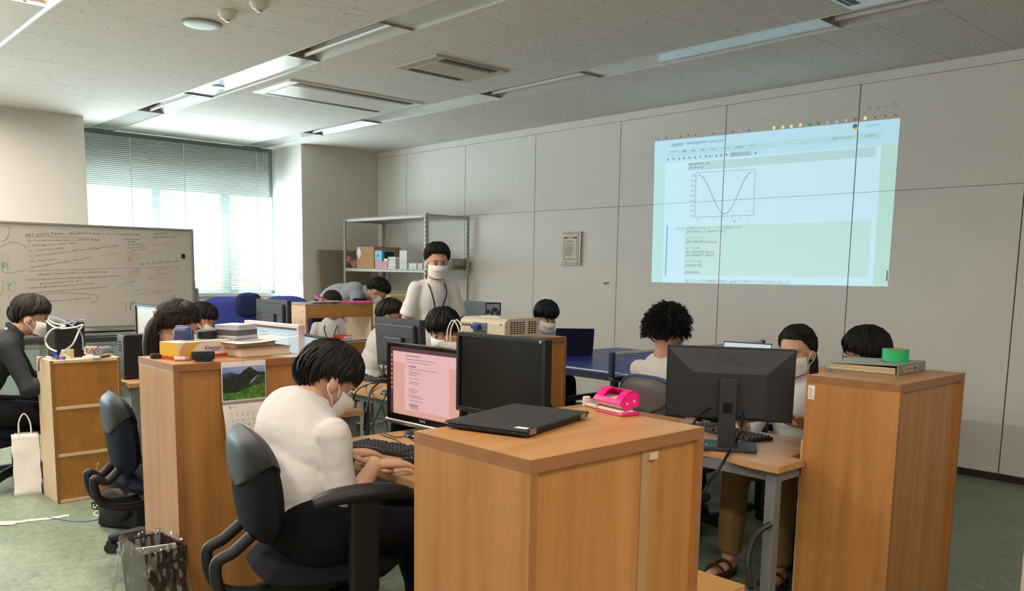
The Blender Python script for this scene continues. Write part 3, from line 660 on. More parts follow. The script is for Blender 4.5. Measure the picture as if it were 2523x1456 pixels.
# ================================================================ people
def ik(S, Wp, l1, l2, pole):
    S, Wp = V(S), V(Wp); d = Wp-S; L = min(d.length, (l1+l2)*.999); n = d.normalized(); Wp = S+n*L
    a = (l1*l1-l2*l2+L*L)/(2*L); h = math.sqrt(max(0, l1*l1-a*a)); p = V(pole); p = (p-n*p.dot(n)).normalized()
    return S+n*a+p*h, Wp
def remesh(o, vox, sm=6, wr=0, ws=.12, f=.5):
    r = o.modifiers.new('remesh', 'REMESH'); r.mode = 'VOXEL'; r.voxel_size = vox; r.use_smooth_shade = True
    s = o.modifiers.new('smooth', 'SMOOTH'); s.factor = f; s.iterations = sm
    if wr:
        t = bpy.data.textures.new('folds', 'CLOUDS'); t.noise_scale = ws; t.noise_depth = 2
        d = o.modifiers.new('folds', 'DISPLACE'); d.texture = t; d.strength = wr; d.mid_level = .5
def hair_mesh(front=78, temple=84, side=104, back=146, th=.026, sk=.55, locks=260, lw=.0088, curl=0, seed=1, swirl=.25, long=0, mess=1.0, part=None):
    """closed hair cap plus tapered locks that fall from the crown over the skull (head frame, +y is the face)"""
    R = random.Random(seed); m = MB(); A3 = (.079, .099, .097); C = V((0, -.010, .022))
    def ends(ph):
        a = abs(((ph+PI) % (2*PI))-PI); keys = [(0, front), (.75, front+1), (1.05, temple), (1.5, side), (1.9, side+8), (2.4, back-4), (PI, back)]
        for (x0, v0), (x1, v1) in zip(keys[:-1], keys[1:]):
            if a <= x1: return math.radians(v0+(v1-v0)*(a-x0)/(x1-x0))
        return math.radians(back)
    def dr(t, ph): return V((math.sin(t)*math.sin(ph), math.sin(t)*math.cos(ph), math.cos(t)))
    def rad(d):
        r = 1/math.sqrt((d.x/A3[0])**2+(d.y/A3[1])**2+(d.z/A3[2])**2)
        return r
    def tk(t, ph): s = min(1, t/1.57); return 1-sk*s*s*(1-.35*max(0, -math.cos(ph)))
    def outer(u, v):
        ph = 2*PI*u; t = v*ends(ph)*.95; d = dr(t, ph); n = nz.noise(d*7+V((seed*3.1, 0, 0)))*.007*mess
        return C+d*(rad(d)+th*tk(t, ph)*(1-.85*v**5)+n*(1-v**3))
    def inner(u, v):
        ph = 2*PI*u; t = (1-v)*ends(ph)*.95; d = dr(t, ph); return C+d*(rad(d)-.004)
    m.grid(outer, 48, 14, wrap=True); m.grid(inner, 48, 6, wrap=True)
    n0 = 48*14; n1 = 48*15
    m.add([], [])
    o0 = 48*14
    for i in range(48): m.f.append((o0+i, o0+(i+1) % 48, n1+(i+1) % 48, n1+i)); m.mi.append(0); m.sm.append(True)
    for k in range(locks):
        ph = R.uniform(-PI, PI); t0 = R.uniform(.02, .6) if k % 3 else R.uniform(0, .15); e = ends(ph)*(R.uniform(.80, 1.0)+.10*mess*R.random()**3); sw = R.uniform(-1, 1)*swirl
        n = 7; pts = []; lift = th*(.92+.38*R.random()**2*min(1.3, mess))
        q = V((R.uniform(-1, 1), R.uniform(-1, 1), R.uniform(-1, 1)))*.5
        for i in range(n):
            s = i/(n-1); t = e*(t0+(1-t0)*s); d = dr(t, ph+sw*s*(1.2-s)+swirl*.4*math.sin(3*s))
            pts.append(C+d*(rad(d)+lift*tk(t, ph)*(1-.70*s**4)+.003*math.sin(PI*s)*mess+(.007*mess*R.random()*(1 if k % 4 == 0 else .3) if i == n-1 else 0)))
        w = lw*R.uniform(.6, 1.3); m.tube(pts, [w*.35, w*.8, w, w, w*.8, w*.5, w*.08], 4, flat=.5)
    for k in range(curl):
        z = R.uniform(-.35, 1); a = R.uniform(-PI, PI); s = math.sqrt(1-z*z); d = V((s*math.sin(a), s*math.cos(a), z))
        if d.y > .35 and d.z < .35: continue
        base = C+d*(rad(d)+th*.35); u = d.orthogonal().normalized(); w = d.cross(u); L = R.uniform(.028, .062); tw = R.uniform(0, 6); pts = []
        fall = V((0, 0, -1))*R.uniform(.2, .9)
        for i in range(7):
            q = i/6; c = .0075*(q+.3); pts.append(base+d*(L*q)+fall*(L*q*q*.7)+u*math.cos(tw+q*7)*c+w*math.sin(tw+q*7)*c)
        r = R.uniform(.0022, .0040); m.tube(pts, [r*1.4, r*1.4, r*1.3, r*1.2, r, r*.7, r*.2], 4)
    if long:
        for k in range(long):   # pony tail from the back of the head
            pts = []; ox, oz = R.uniform(-.024, .024), R.uniform(-.02, .02); f = R.uniform(.75, 1.15)
            for i in range(8):
                s = i/7; sp = 1+.9*math.sin(PI*min(1, s*1.1)); pts.append(V((ox*sp, -.108-.022*math.sin(PI*min(1, s*1.4))+.035*s+oz*.6*sp, .035-.30*s*f+oz*(1-s))))
            m.tube(pts, [.010, .012, .014, .014, .013, .011, .007, .001], 5, flat=.6)
        for k in range(60):
            a = R.uniform(-1.3, 1.3); pts = []
            for i in range(7):
                s = i/6; d = dr(math.radians(40+50*s), a*(1-s)+PI*s*(1 if a >= 0 else -1)); pts.append(C+d*(rad(d)+th*(.92-.25*s)))
            m.tube(pts, [.003, .006, .008, .008, .007, .005, .003], 5, flat=.4)
    return m
def mask_mesh():
    m = MB()
    def f(u, v):
        a = (u-.5)*2*1.22; z = -.012-.098*v; b = .1065+.021*math.exp(-((v-.22)/.26)**2)+.010*math.sin(PI*v)-.006*v; b += .0018*math.sin(v*PI*7)*math.cos(a)
        rx = .081-.004*v; pinch = 1-.10*abs(math.sin(a))*abs(v-.5)
        y = b*math.cos(a)*.98 if abs(a) < 1.57 else 0; zz = z*(1)+(.012*(1-v)-.02*(v-.5))*abs(math.sin(a))**2
        if v < .5: zz -= .030*(1-2*v)*math.sin(a)**2*.7
        else: zz += .034*(2*v-1)*math.sin(a)**2
        return (rx*math.sin(a)*pinch, y, zz)
    m.grid(f, 26, 16)
    n = len(m.v); m.v += [(x*.97, y*.965, z) for x, y, z in m.v]; k = len(m.f)
    for i in range(k): m.f.append(tuple(n+j for j in reversed(m.f[i]))); m.mi.append(0); m.sm.append(True)
    ls = []
    for s in (-1, 1):
        l = MB(); ls.append(l)
        l.tube(smooth_path([(s*.070, .036, -.040), (s*.079, .016, -.006), (s*.083, -.012, .012), (s*.084, -.026, -.008)], 4), .0019, 5)
        l.tube(smooth_path([(s*.068, .038, -.078), (s*.078, .010, -.050), (s*.084, -.018, -.034), (s*.084, -.026, -.010)], 4), .0019, 5)
    return m, ls
EYEW = mat('eye_white', 'd8cfc8', .3); EYEB = mat('eye_dark', '1c120d', .2); BROW = mat('brow', '1d1512', .8); HAIRCLIP = mat('hair_clip', 'c98f78', .3)
def make_hand(m, Wp, fwd, palm_n, side, curl=.5, grip=False):
    """palm with four fingers of unequal length and a thumb leaving its side; palm_n points out of the back of the hand"""
    f = V(fwd).normalized(); n = V(palm_n); n = (n-f*n.dot(f)).normalized(); s = f.cross(n)*side     # s: towards the thumb
    W0 = V(Wp); c = W0+f*.045
    for k in (-1.5, -.5, .5, 1.5): m.cap(W0+s*(k*.011)+f*.006, .0155, W0+f*.080+s*(k*.0195)+n*(.004-.002*abs(k)), .0125, 8)
    for k, L in ((1.5, .068), (.5, .078), (-.5, .073), (-1.5, .056)):
        p = W0+f*.083+s*(k*.0197)+n*.003; a = .22*curl; d = f
        for seg, (fr, r0, r1) in enumerate(((.46, .0095, .0088), (.31, .0088, .0080), (.23, .0080, .0068))):
            d = (f*math.cos(a)-n*math.sin(a)+s*(k*.05)).normalized(); q = p+d*(L*fr); m.cap(p, r0, q, r1, 8); p = q; a += (.62 if seg == 0 else .5)*curl
    t0 = W0+f*.022+s*.024-n*.006; t1 = t0+(f*.55+s*.75-n*.25).normalized()*.038; t2 = t1+(f*.9+s*.25-n*.3).normalized()*.028; t3 = t2+(f*.95-s*.1-n*.35).normalized()*.022
    m.cap(t0, .0135, t1, .0115, 8); m.cap(t1, .0112, t2, .0098, 8); m.cap(t2, .0098, t3, .0078, 8)
def person(label, head, yaw, hy=0, hp=10, hr=0, stand=False, zh=.53, hip=None, hands=None, elbow=None, shirt='tee', shirt_m=SHIRT, pant_m=PANTB, hair=None, hair_m=HAIR,
           mask=True, glasses=None, vox=.010, lanyard=None, feet=None, skin=SKIN, fold=.014, thick=1.0, slv=.82, neck=0, hump=0, extra=None, shoe=True, wide=1.0, knees=None):
    """hip is worked out so that the spine has human length; local +y is where the body faces"""
    yaw = math.radians(yaw); fwd = V((-math.sin(yaw), math.cos(yaw), 0)); Hw = V(head)
    if stand: zh = min(.86, Hw.z*.55+.03)
    SP = .66
    if hip is not None: hw = V(hip); zh = hw.z; off = (Hw-hw).dot(fwd); lat = (Hw-hw).dot(V((math.cos(yaw), math.sin(yaw), 0)))
    else:
        off = math.sqrt(max(.0016, SP*SP-(Hw.z-zh)**2)) if Hw.z-zh < SP else .04; lat = 0; hw = Hw-fwd*off
    A = thing('person', label, 'person', (hw.x, hw.y, 0), yaw)
    Hc = V((lat, off, Hw.z)); P0 = V((0, 0, zh)); k = min(1, off/.5)
    ax = (Hc-P0).normalized(); back = V((0, -ax.z, ax.y))
    N = Hc-ax*(.135-neck)+back*(.035+neck*.6)
    if k < .3: N = Hc+V((0, -.035, -.155))
    Sp = N-P0; up = Sp.normalized(); bk = V((0, -up.z, up.y)).normalized(); sx = V((1, 0, 0))
    R = Mx((sx, -bk, up)).transposed(); Ls = Sp.length/.50
    Mid = P0+Sp*.42+bk*(.035*k+hump); Ch = P0+Sp*.70+bk*(.02*k+hump*.8)-bk*.012
    sh = {s: N+sx*(s*.158*wide)-up*.075-bk*.005 for s in (-1, 1)}
    b = MB(); cl = MB(); tr = MB()
    MH = T(*Hc) @ rot(math.radians(hy), 'Z') @ rot(math.radians(-hp), 'X') @ rot(math.radians(hr), 'Y')
    def h(*p): return MH @ V(p)
    RH = MH.to_3x3()
    def he(c, r): b.sph(h(*c), r, 18, 12, R=RH)
    he((0, -.012, .025), (.076, .095, .092)); he((0, .022, -.028), (.064, .074, .078)); he((0, .046, -.085), (.036, .036, .028)); he((0, .055, -.055), (.045, .036, .035))
    he((0, .074, .024), (.050, .018, .012))
    b.cap(h(0, .086, .004), .008, h(0, .103, -.034), .013, 8)
    for s in (-1, 1):
        he((s*.0775, -.008, -.010), (.010, .022, .032)); he((s*.045, .058, -.028), (.024, .025, .022)); b.cap(h(s*.009, .095, -.040), .008, h(s*.006, .095, -.038), .008, 8)
    b.cap(N+up*.0, .056, h(0, -.022, -.055), .053, 14); b.cap(N-up*.02, .06, N+up*.02, .055, 12)
    b.sph(Ch, (.135*wide, .088, .17), R=R); b.sph(Mid, (.125*wide, .085, .15), R=R); b.sph(P0+V((0, .0, .01)), (.145*wide, .10, .11))
    # cloth on the trunk
    w = wide
    th_ = thick; cl.sph(Ch, (.158*w, .112*th_, .18), 22, 14, R=R); cl.sph(Mid, (.150*w, .114*th_, .19*Ls), 22, 14, R=R); cl.sph(P0+Sp*.12, (.162*w, .124*th_, .13), 22, 14, R=R)
    cl.cap(N+sx*.09*w-up*.065, .058, N-sx*.09*w-up*.065, .058, 14); cl.cap(N-up*.06, .078, N-up*.032, .066, 16)
    if 'collar' in shirt:
        for s in (-1, 1): cl.cap(N+sx*s*.045+up*.012-bk*.04, .018, N+sx*s*.05+up*.03+bk*.015, .02, 8); cl.cap(N+sx*s*.05+up*.03+bk*.015, .02, N+bk*.055+up*.035, .021, 8)
    if hands is None: hands = {-1: (-.13, off+.20, .735 if not stand else zh-.08), 1: (.13, off+.20, .735 if not stand else zh-.08)}
    for s in (-1, 1):
        S = sh[s]; hd = hands.get(s); Wt = V(hd[:3]) if hd is not None else V((s*.2, .25, .72))
        pole = elbow[s] if elbow and s in elbow else (s*.5, -.6, -1)
        E, Wr = ik(S, Wt, .285, .262, pole); hf = V(hd[3:6]) if len(hd) > 3 else (Wr-E); hn = V(hd[6:9]) if len(hd) > 6 else V((0, 0, 1)) if not stand else V((s, 0, 0))
        b.cap(S, .047, S.lerp(E, .5), .043, 10); b.cap(S.lerp(E, .5), .043, E, .036, 10); b.cap(E, .037, E.lerp(Wr, .35), .039, 10); b.cap(E.lerp(Wr, .35), .039, Wr, .026, 10)
        make_hand(b, Wr+hf.normalized()*.01, hf, hn, -s, .55)
        cl.sph(S-up*.004, .060, 14, 9)
        if 'long' in shirt or shirt == 'rolled':
            cl.cap(S, .059, E, .050, 12); cl.cap(E, .056, E.lerp(Wr, .86 if 'long' in shirt else .55), .042, 12)
        else:
            e = S.lerp(E, slv); cl.cap(S, .060, S.lerp(E, .45), .060, 14); cl.tube([S.lerp(E, .4), e], [.061, .064], 16)
    # legs
    for s in (-1, 1):
        hj = P0+V((s*.092*w, .02, -.02))
        if stand: kn = V((s*.10, .02, .46*zh/.86)); an = V((s*.11, -.02, .075))
        else:
            kn = V(knees[s]) if knees else V((s*.13, .43, .50)); an = V(feet[s]) if feet else V((s*.13, .50, .085))
        b.cap(hj, .07, kn, .05, 10); b.cap(kn, .048, an, .034, 10); b.cap(an+V((0, -.02, -.045)), .03, an+V((s*.02, .14, -.058)), .024, 10)
        tr.cap(hj, .098*w, hj.lerp(kn, .55), .086, 14); tr.cap(hj.lerp(kn, .55), .086, kn, .070, 14); tr.cap(kn, .070, kn.lerp(an, .5), .066, 14); tr.tube([kn.lerp(an, .45), kn.lerp(an, .96)], [.066, .058], 14)
        if shoe:
            S_ = MB(); S_.cap(an+V((0, -.035, -.045)), .036, an+V((s*.02, .15, -.052)), .030, 12); S_.cap(an+V((0, -.02, -.01)), .04, an+V((0, -.0, -.03)), .042, 12)
            q = S_.build('shoe', BLACK, A); remesh(q, .012, 4)
    tr.sph(P0+V((0, -.01, .02)), (.178*w, .135, .125), 20, 12)
    body = b.build('body', skin, A); remesh(body, vox*.62, 5)
    so = cl.build('shirt', shirt_m, A); remesh(so, vox*.95, 6, fold, .12)
    to = tr.build('trousers', pant_m, A); remesh(to, vox*1.3, 6, .014, .12)
    hm = hair_mesh(**(hair or {})); o = hm.build('hair', hair_m, A); o.matrix_local = MH
    for s in (-1, 1):
        e = MB().sph((s*.030, .0815, -.002), (.0135, .011, .0062), 12, 8).build('eye', EYEW, A); e.matrix_local = MH
        i = MB().sph((s*.030, .0885, -.002), (.0060, .0048, .0058), 10, 8).build('iris', EYEB, e)
        q = MB().tube(smooth_path([(s*.016, .0925, .016), (s*.030, .0905, .021), (s*.046, .079, .016)], 3), [.0022]*6+[.001], 5).build('eyebrow', BROW, A); q.matrix_local = MH
        q = MB().tube(smooth_path([(s*.0165, .0915, .001), (s*.030, .0925, .0058), (s*.044, .080, .002)], 3), .0019, 5).build('eyelid', BROW, A); q.matrix_local = MH
    if mask:
        a, l = mask_mesh(); q = a.build('face_mask', MASKM, A); q.matrix_local = MH
        for r in l: tag(r.build('ear_loop', MASKM, q), kind='stuff')
    if glasses:
        g = MB()
        for s in (-1, 1):
            g.tube([(s*.033+.022*math.cos(t)*(1+.15*s*math.cos(t)), .107-.006*abs(math.cos(t))-(.004 if True else 0), -.004+.017*math.sin(t)) for t in [2*PI*i/20 for i in range(20)]], .0016, 5, closed=True)
            g.tube([(s*.055, .100, .004), (s*.080, .06, .004), (s*.083, -.005, .004), (s*.082, -.025, -.01)], .0017, 5)
        g.tube([(-.012, .104, 0), (0, .107, .003), (.012, .104, 0)], .0016, 5)
        q = g.build('glasses', glasses, A); q.matrix_local = MH
    if lanyard:
        pts = [N+sx*s*.058+up*.015+f for s, f in ()]
        fr = -bk; a = N+sx*.062+up*.02; c = N-sx*.062+up*.02; lo = Ch+fr*.13-up*.17
        q = [a+bk*.02, a+fr*.05-up*.04, Ch+fr*.140+sx*.055+up*.08, Ch+fr*.145+sx*.02-up*.05, lo]
        q2 = [c+bk*.02, c+fr*.05-up*.04, Ch+fr*.140-sx*.055+up*.08, Ch+fr*.145-sx*.02-up*.05, lo]
        l = MB().tube(smooth_path(q, 4), .0055, 6, flat=.3).tube(smooth_path(q2, 4), .0055, 6, flat=.3)
        l.tube(smooth_path([a+bk*.02, N+bk*.065+up*.02, c+bk*.02], 4), .0055, 6, flat=.3); l.build('lanyard', lanyard, A)
    if extra: extra(A, MH, h)
    return A, MH
NAVYL = mat('lanyard_navy', '1c2652', .7)
STR = dict(front=80, temple=88, side=105, back=146)
yawv = lambda dx, dy: math.degrees(math.atan2(-dx, dy))
# the man in the foreground: right hand on the mouse, elbow under the arm rest
def loc_of(hw, yaw, p):
    a = math.radians(yaw); d = V(p)-V(hw); return (d.x*math.cos(a)+d.y*math.sin(a), -d.x*math.sin(a)+d.y*math.cos(a), p[2])
Y1 = -7; hip1 = (-2.47, 1.345, .585)
hr_ = loc_of(hip1, Y1, atz(925, 1143, .75)); hl_ = (-.25, .25, .745)
person('student in a white short-sleeved shirt and mask working with a mouse in the foreground', atd(808, 938, 2.98), Y1, hy=-2, hp=34, hip=hip1, vox=.0068, thick=1.28, neck=.035, hump=.05,
       hands={1: (*hr_[:3], .02, 1, -.10, 0, .1, 1), -1: (*hl_, .1, 1, -.05)}, elbow={1: (.35, -.5, -1.3), -1: (-.6, -.3, -1)}, shirt='collar', fold=.015,
       hair=dict(front=82, temple=88, side=96, back=143, th=.021, sk=.3, locks=560, lw=.0085, seed=4, swirl=.6, mess=1.8), wide=1.24, knees={1: (.13, .45, .53), -1: (-.13, .45, .52)}, feet={1: (.14, .50, .085), -1: (-.14, .55, .085)})
person('student in a black shirt and mask sitting at far left', atd(78, 782, 5.3), yawv(.25, 1), hy=-8, hp=14, shirt='long collar', shirt_m=mat('shirt_black', '1d2023', .85, var=.1, vs=12), hair=dict(STR, seed=9, th=.026, locks=380), hair_m=HAIRB, vox=.0095)
def clip(A, MH, h):
    q = MB().tube(smooth_path([(-.03, -.118, .045), (0, -.128, .05), (.03, -.118, .045)], 4), .012, 8).build('hair_clip', HAIRCLIP, A); q.matrix_local = MH
person('student with a long black pony tail and a rose hair clip at the left cabinet', atd(440, 806, 4.2), yawv(.0, 1), hy=-14, hp=16, hip=(-4.05, 1.56, .50), shirt='long', shirt_m=mat('top_dark', '2a2426', .9), hair=dict(front=80, temple=90, side=112, back=130, th=.020, locks=420, lw=.007, seed=3, long=110, mess=.5), hair_m=HAIRB, extra=clip, wide=.92)
def seated(label, head, f, down=.12, zh=.50, st=None, **k):
    y = yawv(*f); a = math.radians(y); fw = V((-math.sin(a), math.cos(a), 0)); h = V(head)-fw*down; person(label, head, y, hip=(h.x, h.y, zh), **k)
    q = h-fw*.02; stool(st, q.x, q.y, zh-.085)
seated('dark haired student bent low before the right end of the whiteboard', atd(499, 788, 6.9), (.5, 1), .22, st='round stool of the student before the whiteboard', hp=30, hair=dict(STR, seed=21, locks=160))
seated('student in a white T-shirt seen through the tan shelf', atd(818, 750, 8.2), (.72, -.7), .14, st='round stool behind the tan shelf', hp=10, hands={-1: (-.12, .27, .62), 1: (.12, .27, .62)}, hair=dict(STR, front=86, seed=5, locks=220, th=.022, mess=.4), hair_m=HAIRB, lanyard=mat('cord_dark', '2b2b2b', .7))
person('tutor bending forward in a pale blue shirt beside the rack', atd(930, 718, 8.5), yawv(.66, .75), hy=0, hp=46, hump=.06, hip=(*atd(793, 800, 8.75).xy, .97), shirt='collar', shirt_m=mat('shirt_pale_blue', '9ba3ad', .85, var=.03, vs=10),
       hair=dict(front=74, temple=84, side=96, back=140, th=.022, locks=260, seed=6, mess=1.2), hands={-1: (-.16, .52, .80), 1: (.16, .52, .80)}, knees={-1: (-.1, .03, .52), 1: (.1, .03, .52)}, feet={-1: (-.11, -.02, .08), 1: (.11, -.02, .08)}, wide=1.08)
seated('student with brown framed glasses and mask bowed in front of the rack', atd(962, 778, 6.9), (.55, .8), .16, st='round stool of the student with brown glasses', hy=-16, hp=12, hair=dict(STR, seed=8, locks=240, th=.024), glasses=mat('glasses_brown', '5d3a22', .3), hair_m=HAIRB)
person('tutor in a white T-shirt and navy lanyard standing behind the tables', atd(1077, 646, 6.15), yawv(.93, -.36), hy=-4, hp=8, stand=True, slv=.74, hands={-1: (-.29, .05, .76), 1: (.29, .06, .76)}, elbow={1: (.3, -1, 0), -1: (-.3, -1, 0)}, fold=.018,
       hair=dict(front=61, temple=78, side=92, back=138, th=.022, locks=320, seed=10, mess=1.6), lanyard=NAVYL, shirt_m=mat('tee_white', 'dedbd8', .9), wide=.86)
seated('student in a mint green T-shirt with bushy black hair behind the monitors', atd(1091, 818, 5.45), (.35, -.93), .16, st='round stool of the student in green', hy=22, hp=16, shirt_m=mat('tee_mint', '55b096', .9), hands={-1: (-.14, .36, .735), 1: (.14, .36, .735)}, hair=dict(front=86, temple=94, side=108, back=146, th=.034, sk=.3, locks=440, lw=.009, seed=11, mess=1.6))
seated('student with a mask behind the open dark blue laptop', atd(1346, 782, 7.3), (.9, -.45), .2, st='round stool behind the left end of the blue table', hy=8, hp=18, shirt='long', shirt_m=mat('shirt_grey_blue', 'a9b0b2', .9), hands={-1: (-.13, .40, .80), 1: (.13, .40, .80)}, hair=dict(front=92, temple=98, side=108, back=146, th=.030, sk=.35, locks=380, seed=12))
person('student with big curly hair in a white T-shirt seen from behind', atd(1646, 815, 4.72), yawv(-.06, 1), hp=8, hip=(-2.79, 3.80, .50), hair=dict(front=80, temple=88, side=110, back=150, th=.030, sk=.15, locks=60, curl=2900, seed=13, mess=2), shirt_m=mat('tee_white_2', 'd2cecb', .9), neck=.05, wide=1.10, hands={-1: (-.14, .42, .80), 1: (.14, .42, .80)})
def sandals(A, MH, h):
    for s in (-1, 1):
        q = MB().prism([(.043*math.cos(t)+s*.13, .46+.06+.13*math.sin(t)) for t in [2*PI*i/20 for i in range(20)]], .0, .028).build('sandal', mat('sandal_brown', '2a1a14', .5), A)
        for y in (.50, .585): MB().tube(arc((s*.13, y, .03), .044, 0, PI, 8, 'xz'), .013, 6, flat=.5).build('strap', mat('strap_brown', '3a241a', .5), q)
seated('masked woman in a white blouse behind the right monitor', atd(1962, 866, 4.1), (.10, -1), .12, st='round stool of the masked woman', zh=.52, hy=-2, hp=8, shirt='long', shirt_m=mat('blouse_white', 'd9dadc', .85), pant_m=mat('trousers_khaki', '7a5f38', .9, var=.08, vs=12), shoe=False, extra=sandals,
       hair=dict(front=60, temple=80, side=112, back=134, th=.015, locks=340, lw=.0065, seed=14, mess=.3, long=40), wide=.9, hands={-1: (-.19, .36, .735), 1: (.13, .40, .735)}, knees={-1: (-.10, .44, .52), 1: (.12, .44, .52)}, feet={-1: (-.12, .46, .085), 1: (.13, .46, .085)})
seated('student with thin glasses and mask sitting beyond the right cabinet', atd(2132, 874, 4.5), (-1, .12), .14, st='round stool of the student beyond the right cabinet', zh=.48, hy=4, hp=14, hands={-1: (-.12, .32, .80), 1: (.12, .32, .80)}, hair=dict(STR, front=86, seed=15, locks=400, th=.030, sk=.3, mess=1.3), glasses=mat('glasses_thin', '24201f', .3))
# ================================================================ screens and keyboards
def emi(name, col, e): return mat(name, (.015, .015, .016), .3, emit=.60 if e >= .3 else e*1.2, ecol=col)
def monitor(label, loc, rz, w, h, zc, body, screen, bz=.016, bb=.02, base='round', tilt=0, back=None, bar=None, content=None):
    A = thing('monitor', label, 'monitor', loc, math.radians(rz))
    P = bpy.data.objects.new('display', None)
    m = MB()
    for a in ((-w/2, -h/2, w/2, -h/2+bb), (-w/2, h/2-bz, w/2, h/2), (-w/2, -h/2+bb, -w/2+bz, h/2-bz), (w/2-bz, -h/2+bb, w/2, h/2-bz)): m.box(a[0], -.016, a[1], a[2], .006, a[3])
    m.box(-w/2, .004, -h/2, w/2, .022, h/2)
    q = dict(loc=(0, 0, zc), rot=(math.radians(tilt), 0, 0))
    d = m.build('bezel', body, A, .002, **q)
    MB().box(-w/2+bz, -.006, -h/2+bb, w/2-bz, .004, h/2-bz).build('screen', screen, A, **q)
    b = MB()
    if back == 'frustum':
        o, i, y0, y1 = (w/2-.004, h/2-.004), (w*.28, h*.22), .022, .066
        vs = [(-o[0], y0, -o[1]), (o[0], y0, -o[1]), (o[0], y0, o[1]), (-o[0], y0, o[1]), (-w*.28, y1, -h*.44), (w*.28, y1, -h*.44), (w*.28, y1, h*.17), (-w*.28, y1, h*.17)]
        b.add(vs, [(0, 4, 5, 1), (1, 5, 6, 2), (2, 6, 7, 3), (3, 7, 4, 0), (4, 7, 6, 5)])
        b.build('back_cover', DARKG, A, .003, **q)
    else:
        b.box(-w*.42, .02, -h*.42, w*.42, .042, h*.40); b.box(-w*.2, .04, -h*.3, w*.2, .06, h*.15); b.build('back_cover', body, A, .012, **q)
    if back == 'slot': MB().box(-w*.36, .0415, h*.12, w*.36, .0435, h*.15).build('vent_slot', BLACK, A, **q)
    if bar: MB().cyl((-w/2-.012, -.006, -h/2-.012), (w/2+.012, -.006, -h/2-.012), .0125, n=14).build('silver_bar', bar, A, **q)
    if base == 'round':
        MB().cyl((0, .045, .01), (0, .05, zc-.02), .022, .02, n=14).build('neck', body, A)
        s = MB().lathe([(.115, 0), (.115, .006), (.108, .013), (.03, .018)], n=32); s.v = [(x*1.05, y*.85, z) for x, y, z in s.v]; s.build('base', BLACKG, A, loc=(0, .02, 0))
    elif base == 'plate':
        MB().box(-.035, .066, .012, .035, .094, zc+.03).build('neck', DARKG, A, .004)
        MB().box(-.020, .0945, zc-.115, .020, .0955, zc-.07).build('cable_hole', BLACKG, A)
        MB().box(-.125, -.05, 0, .125, .13, .016).build('base', DARKG, A, .004); 
        r = MB()
        for a in ((-.085, .100, -.04, .106), (-.085, .055, -.079, .106), (.04, .100, .085, .106), (.079, .055, .085, .106)): r.box(a[0], a[1], .0155, a[2], a[3], .0168)
        r.build('base_groove', BLACKG, A)
    if content: content(A, q, w, h)
    return A
def panel_items(name, items, A, q, y=-.0068):
    for k, (m, rects) in enumerate(items):
        s = MB()
        for x0, z0, x1, z1 in rects: s.box(x0, y-.0002*(k+1), z0, x1, y+.0001, z1)
        s.build(name[k], m, A, **q)
def page_lines(R, x, z0, n, dz, wmin, wmax, th, gaps=()):
    return [(x, z0-i*dz-th, x+R.uniform(wmin, wmax), z0-i*dz) for i in range(n) if i not in gaps]
TXT = mat('screen_text', (.02, .02, .02), .6, emit=.5, ecol='6c5f66')
def benq(A, q, w, h):
    R = random.Random(2); W2, H2 = w/2-.016, h/2
    panel_items(['desktop_bar', 'browser_page', 'page_text', 'launcher_icon', 'button'],
        [(emi('scr_dark_plum', '54333c', .35), [(-W2, H2-.036, W2, H2-.016), (-W2, -H2+.026, -W2+.020, H2-.036)]),
         (emi('scr_pink', 'e6b4b6', .62), [(-W2+.020, H2-.085, W2, H2-.036), (-.135, -H2+.05, .165, H2-.085)]),
         (TXT, page_lines(R, -.13, H2-.05, 1, .01, .09, .10, .003)+page_lines(R, -.125, H2-.066, 2, .012, .16, .2, .002)+page_lines(R, -.105, H2-.095, 1, .01, .05, .05, .005)+page_lines(R, -.105, H2-.108, 1, .01, .19, .19, .002)
              + page_lines(R, -.105, H2-.120, 21, .0076, .03, .10, .002, (3, 5, 8, 9, 13, 16, 18))+page_lines(R, -.1, -H2+.075, 4, .005, .06, .065, .0018)),
         (emi('scr_icon', 'd8775a', .5), [(-W2+.005, H2-.062-i*.021, -W2+.015, H2-.052-i*.021) for i in range(8)]),
         (mat('button_grey', '70757f', .3), [(-W2+.006+i*.020, H2-.0115, -W2+.018+i*.020, H2-.0045) for i in range(6)])], A, q)
    MB().text('BenQ', frame((-.018, -.0172, -H2+.009), (1, 0, 0), (0, 0, 1)), fit=.036).build('logo', mat('logo_silver', 'c9c6c2', .3), A, **q)
monitor('black monitor with silver lower bar and pink web page before the man in white', (-2.945, 2.20, .70), 3, .51, .345, .228, BLACKG, emi('scr_salmon', 'd9a394', .55), bb=.026, bar=STEEL, content=benq)
def eizo(A, q, w, h):
    MB().box(w/2-.030, -.0172, h/2-.0135, w/2-.020, -.0158, h/2-.003).build('energy_label', mat('label_cyan', '57b7dd', .5), A, **q)
    MB().text('EIZO', frame((-w/2+.018, -.0172, -h/2+.006), (1, 0, 0), (0, 0, 1)), size=.010).build('logo', GREYM, A, **q)
monitor('black monitor with a dark blank screen on the desk behind the closed laptop', (-2.44, 2.19, .70), 2, .50, .322, .318, BLACK, mat('screen_off', '0f0e0e', .28, spec=.35), content=eizo)
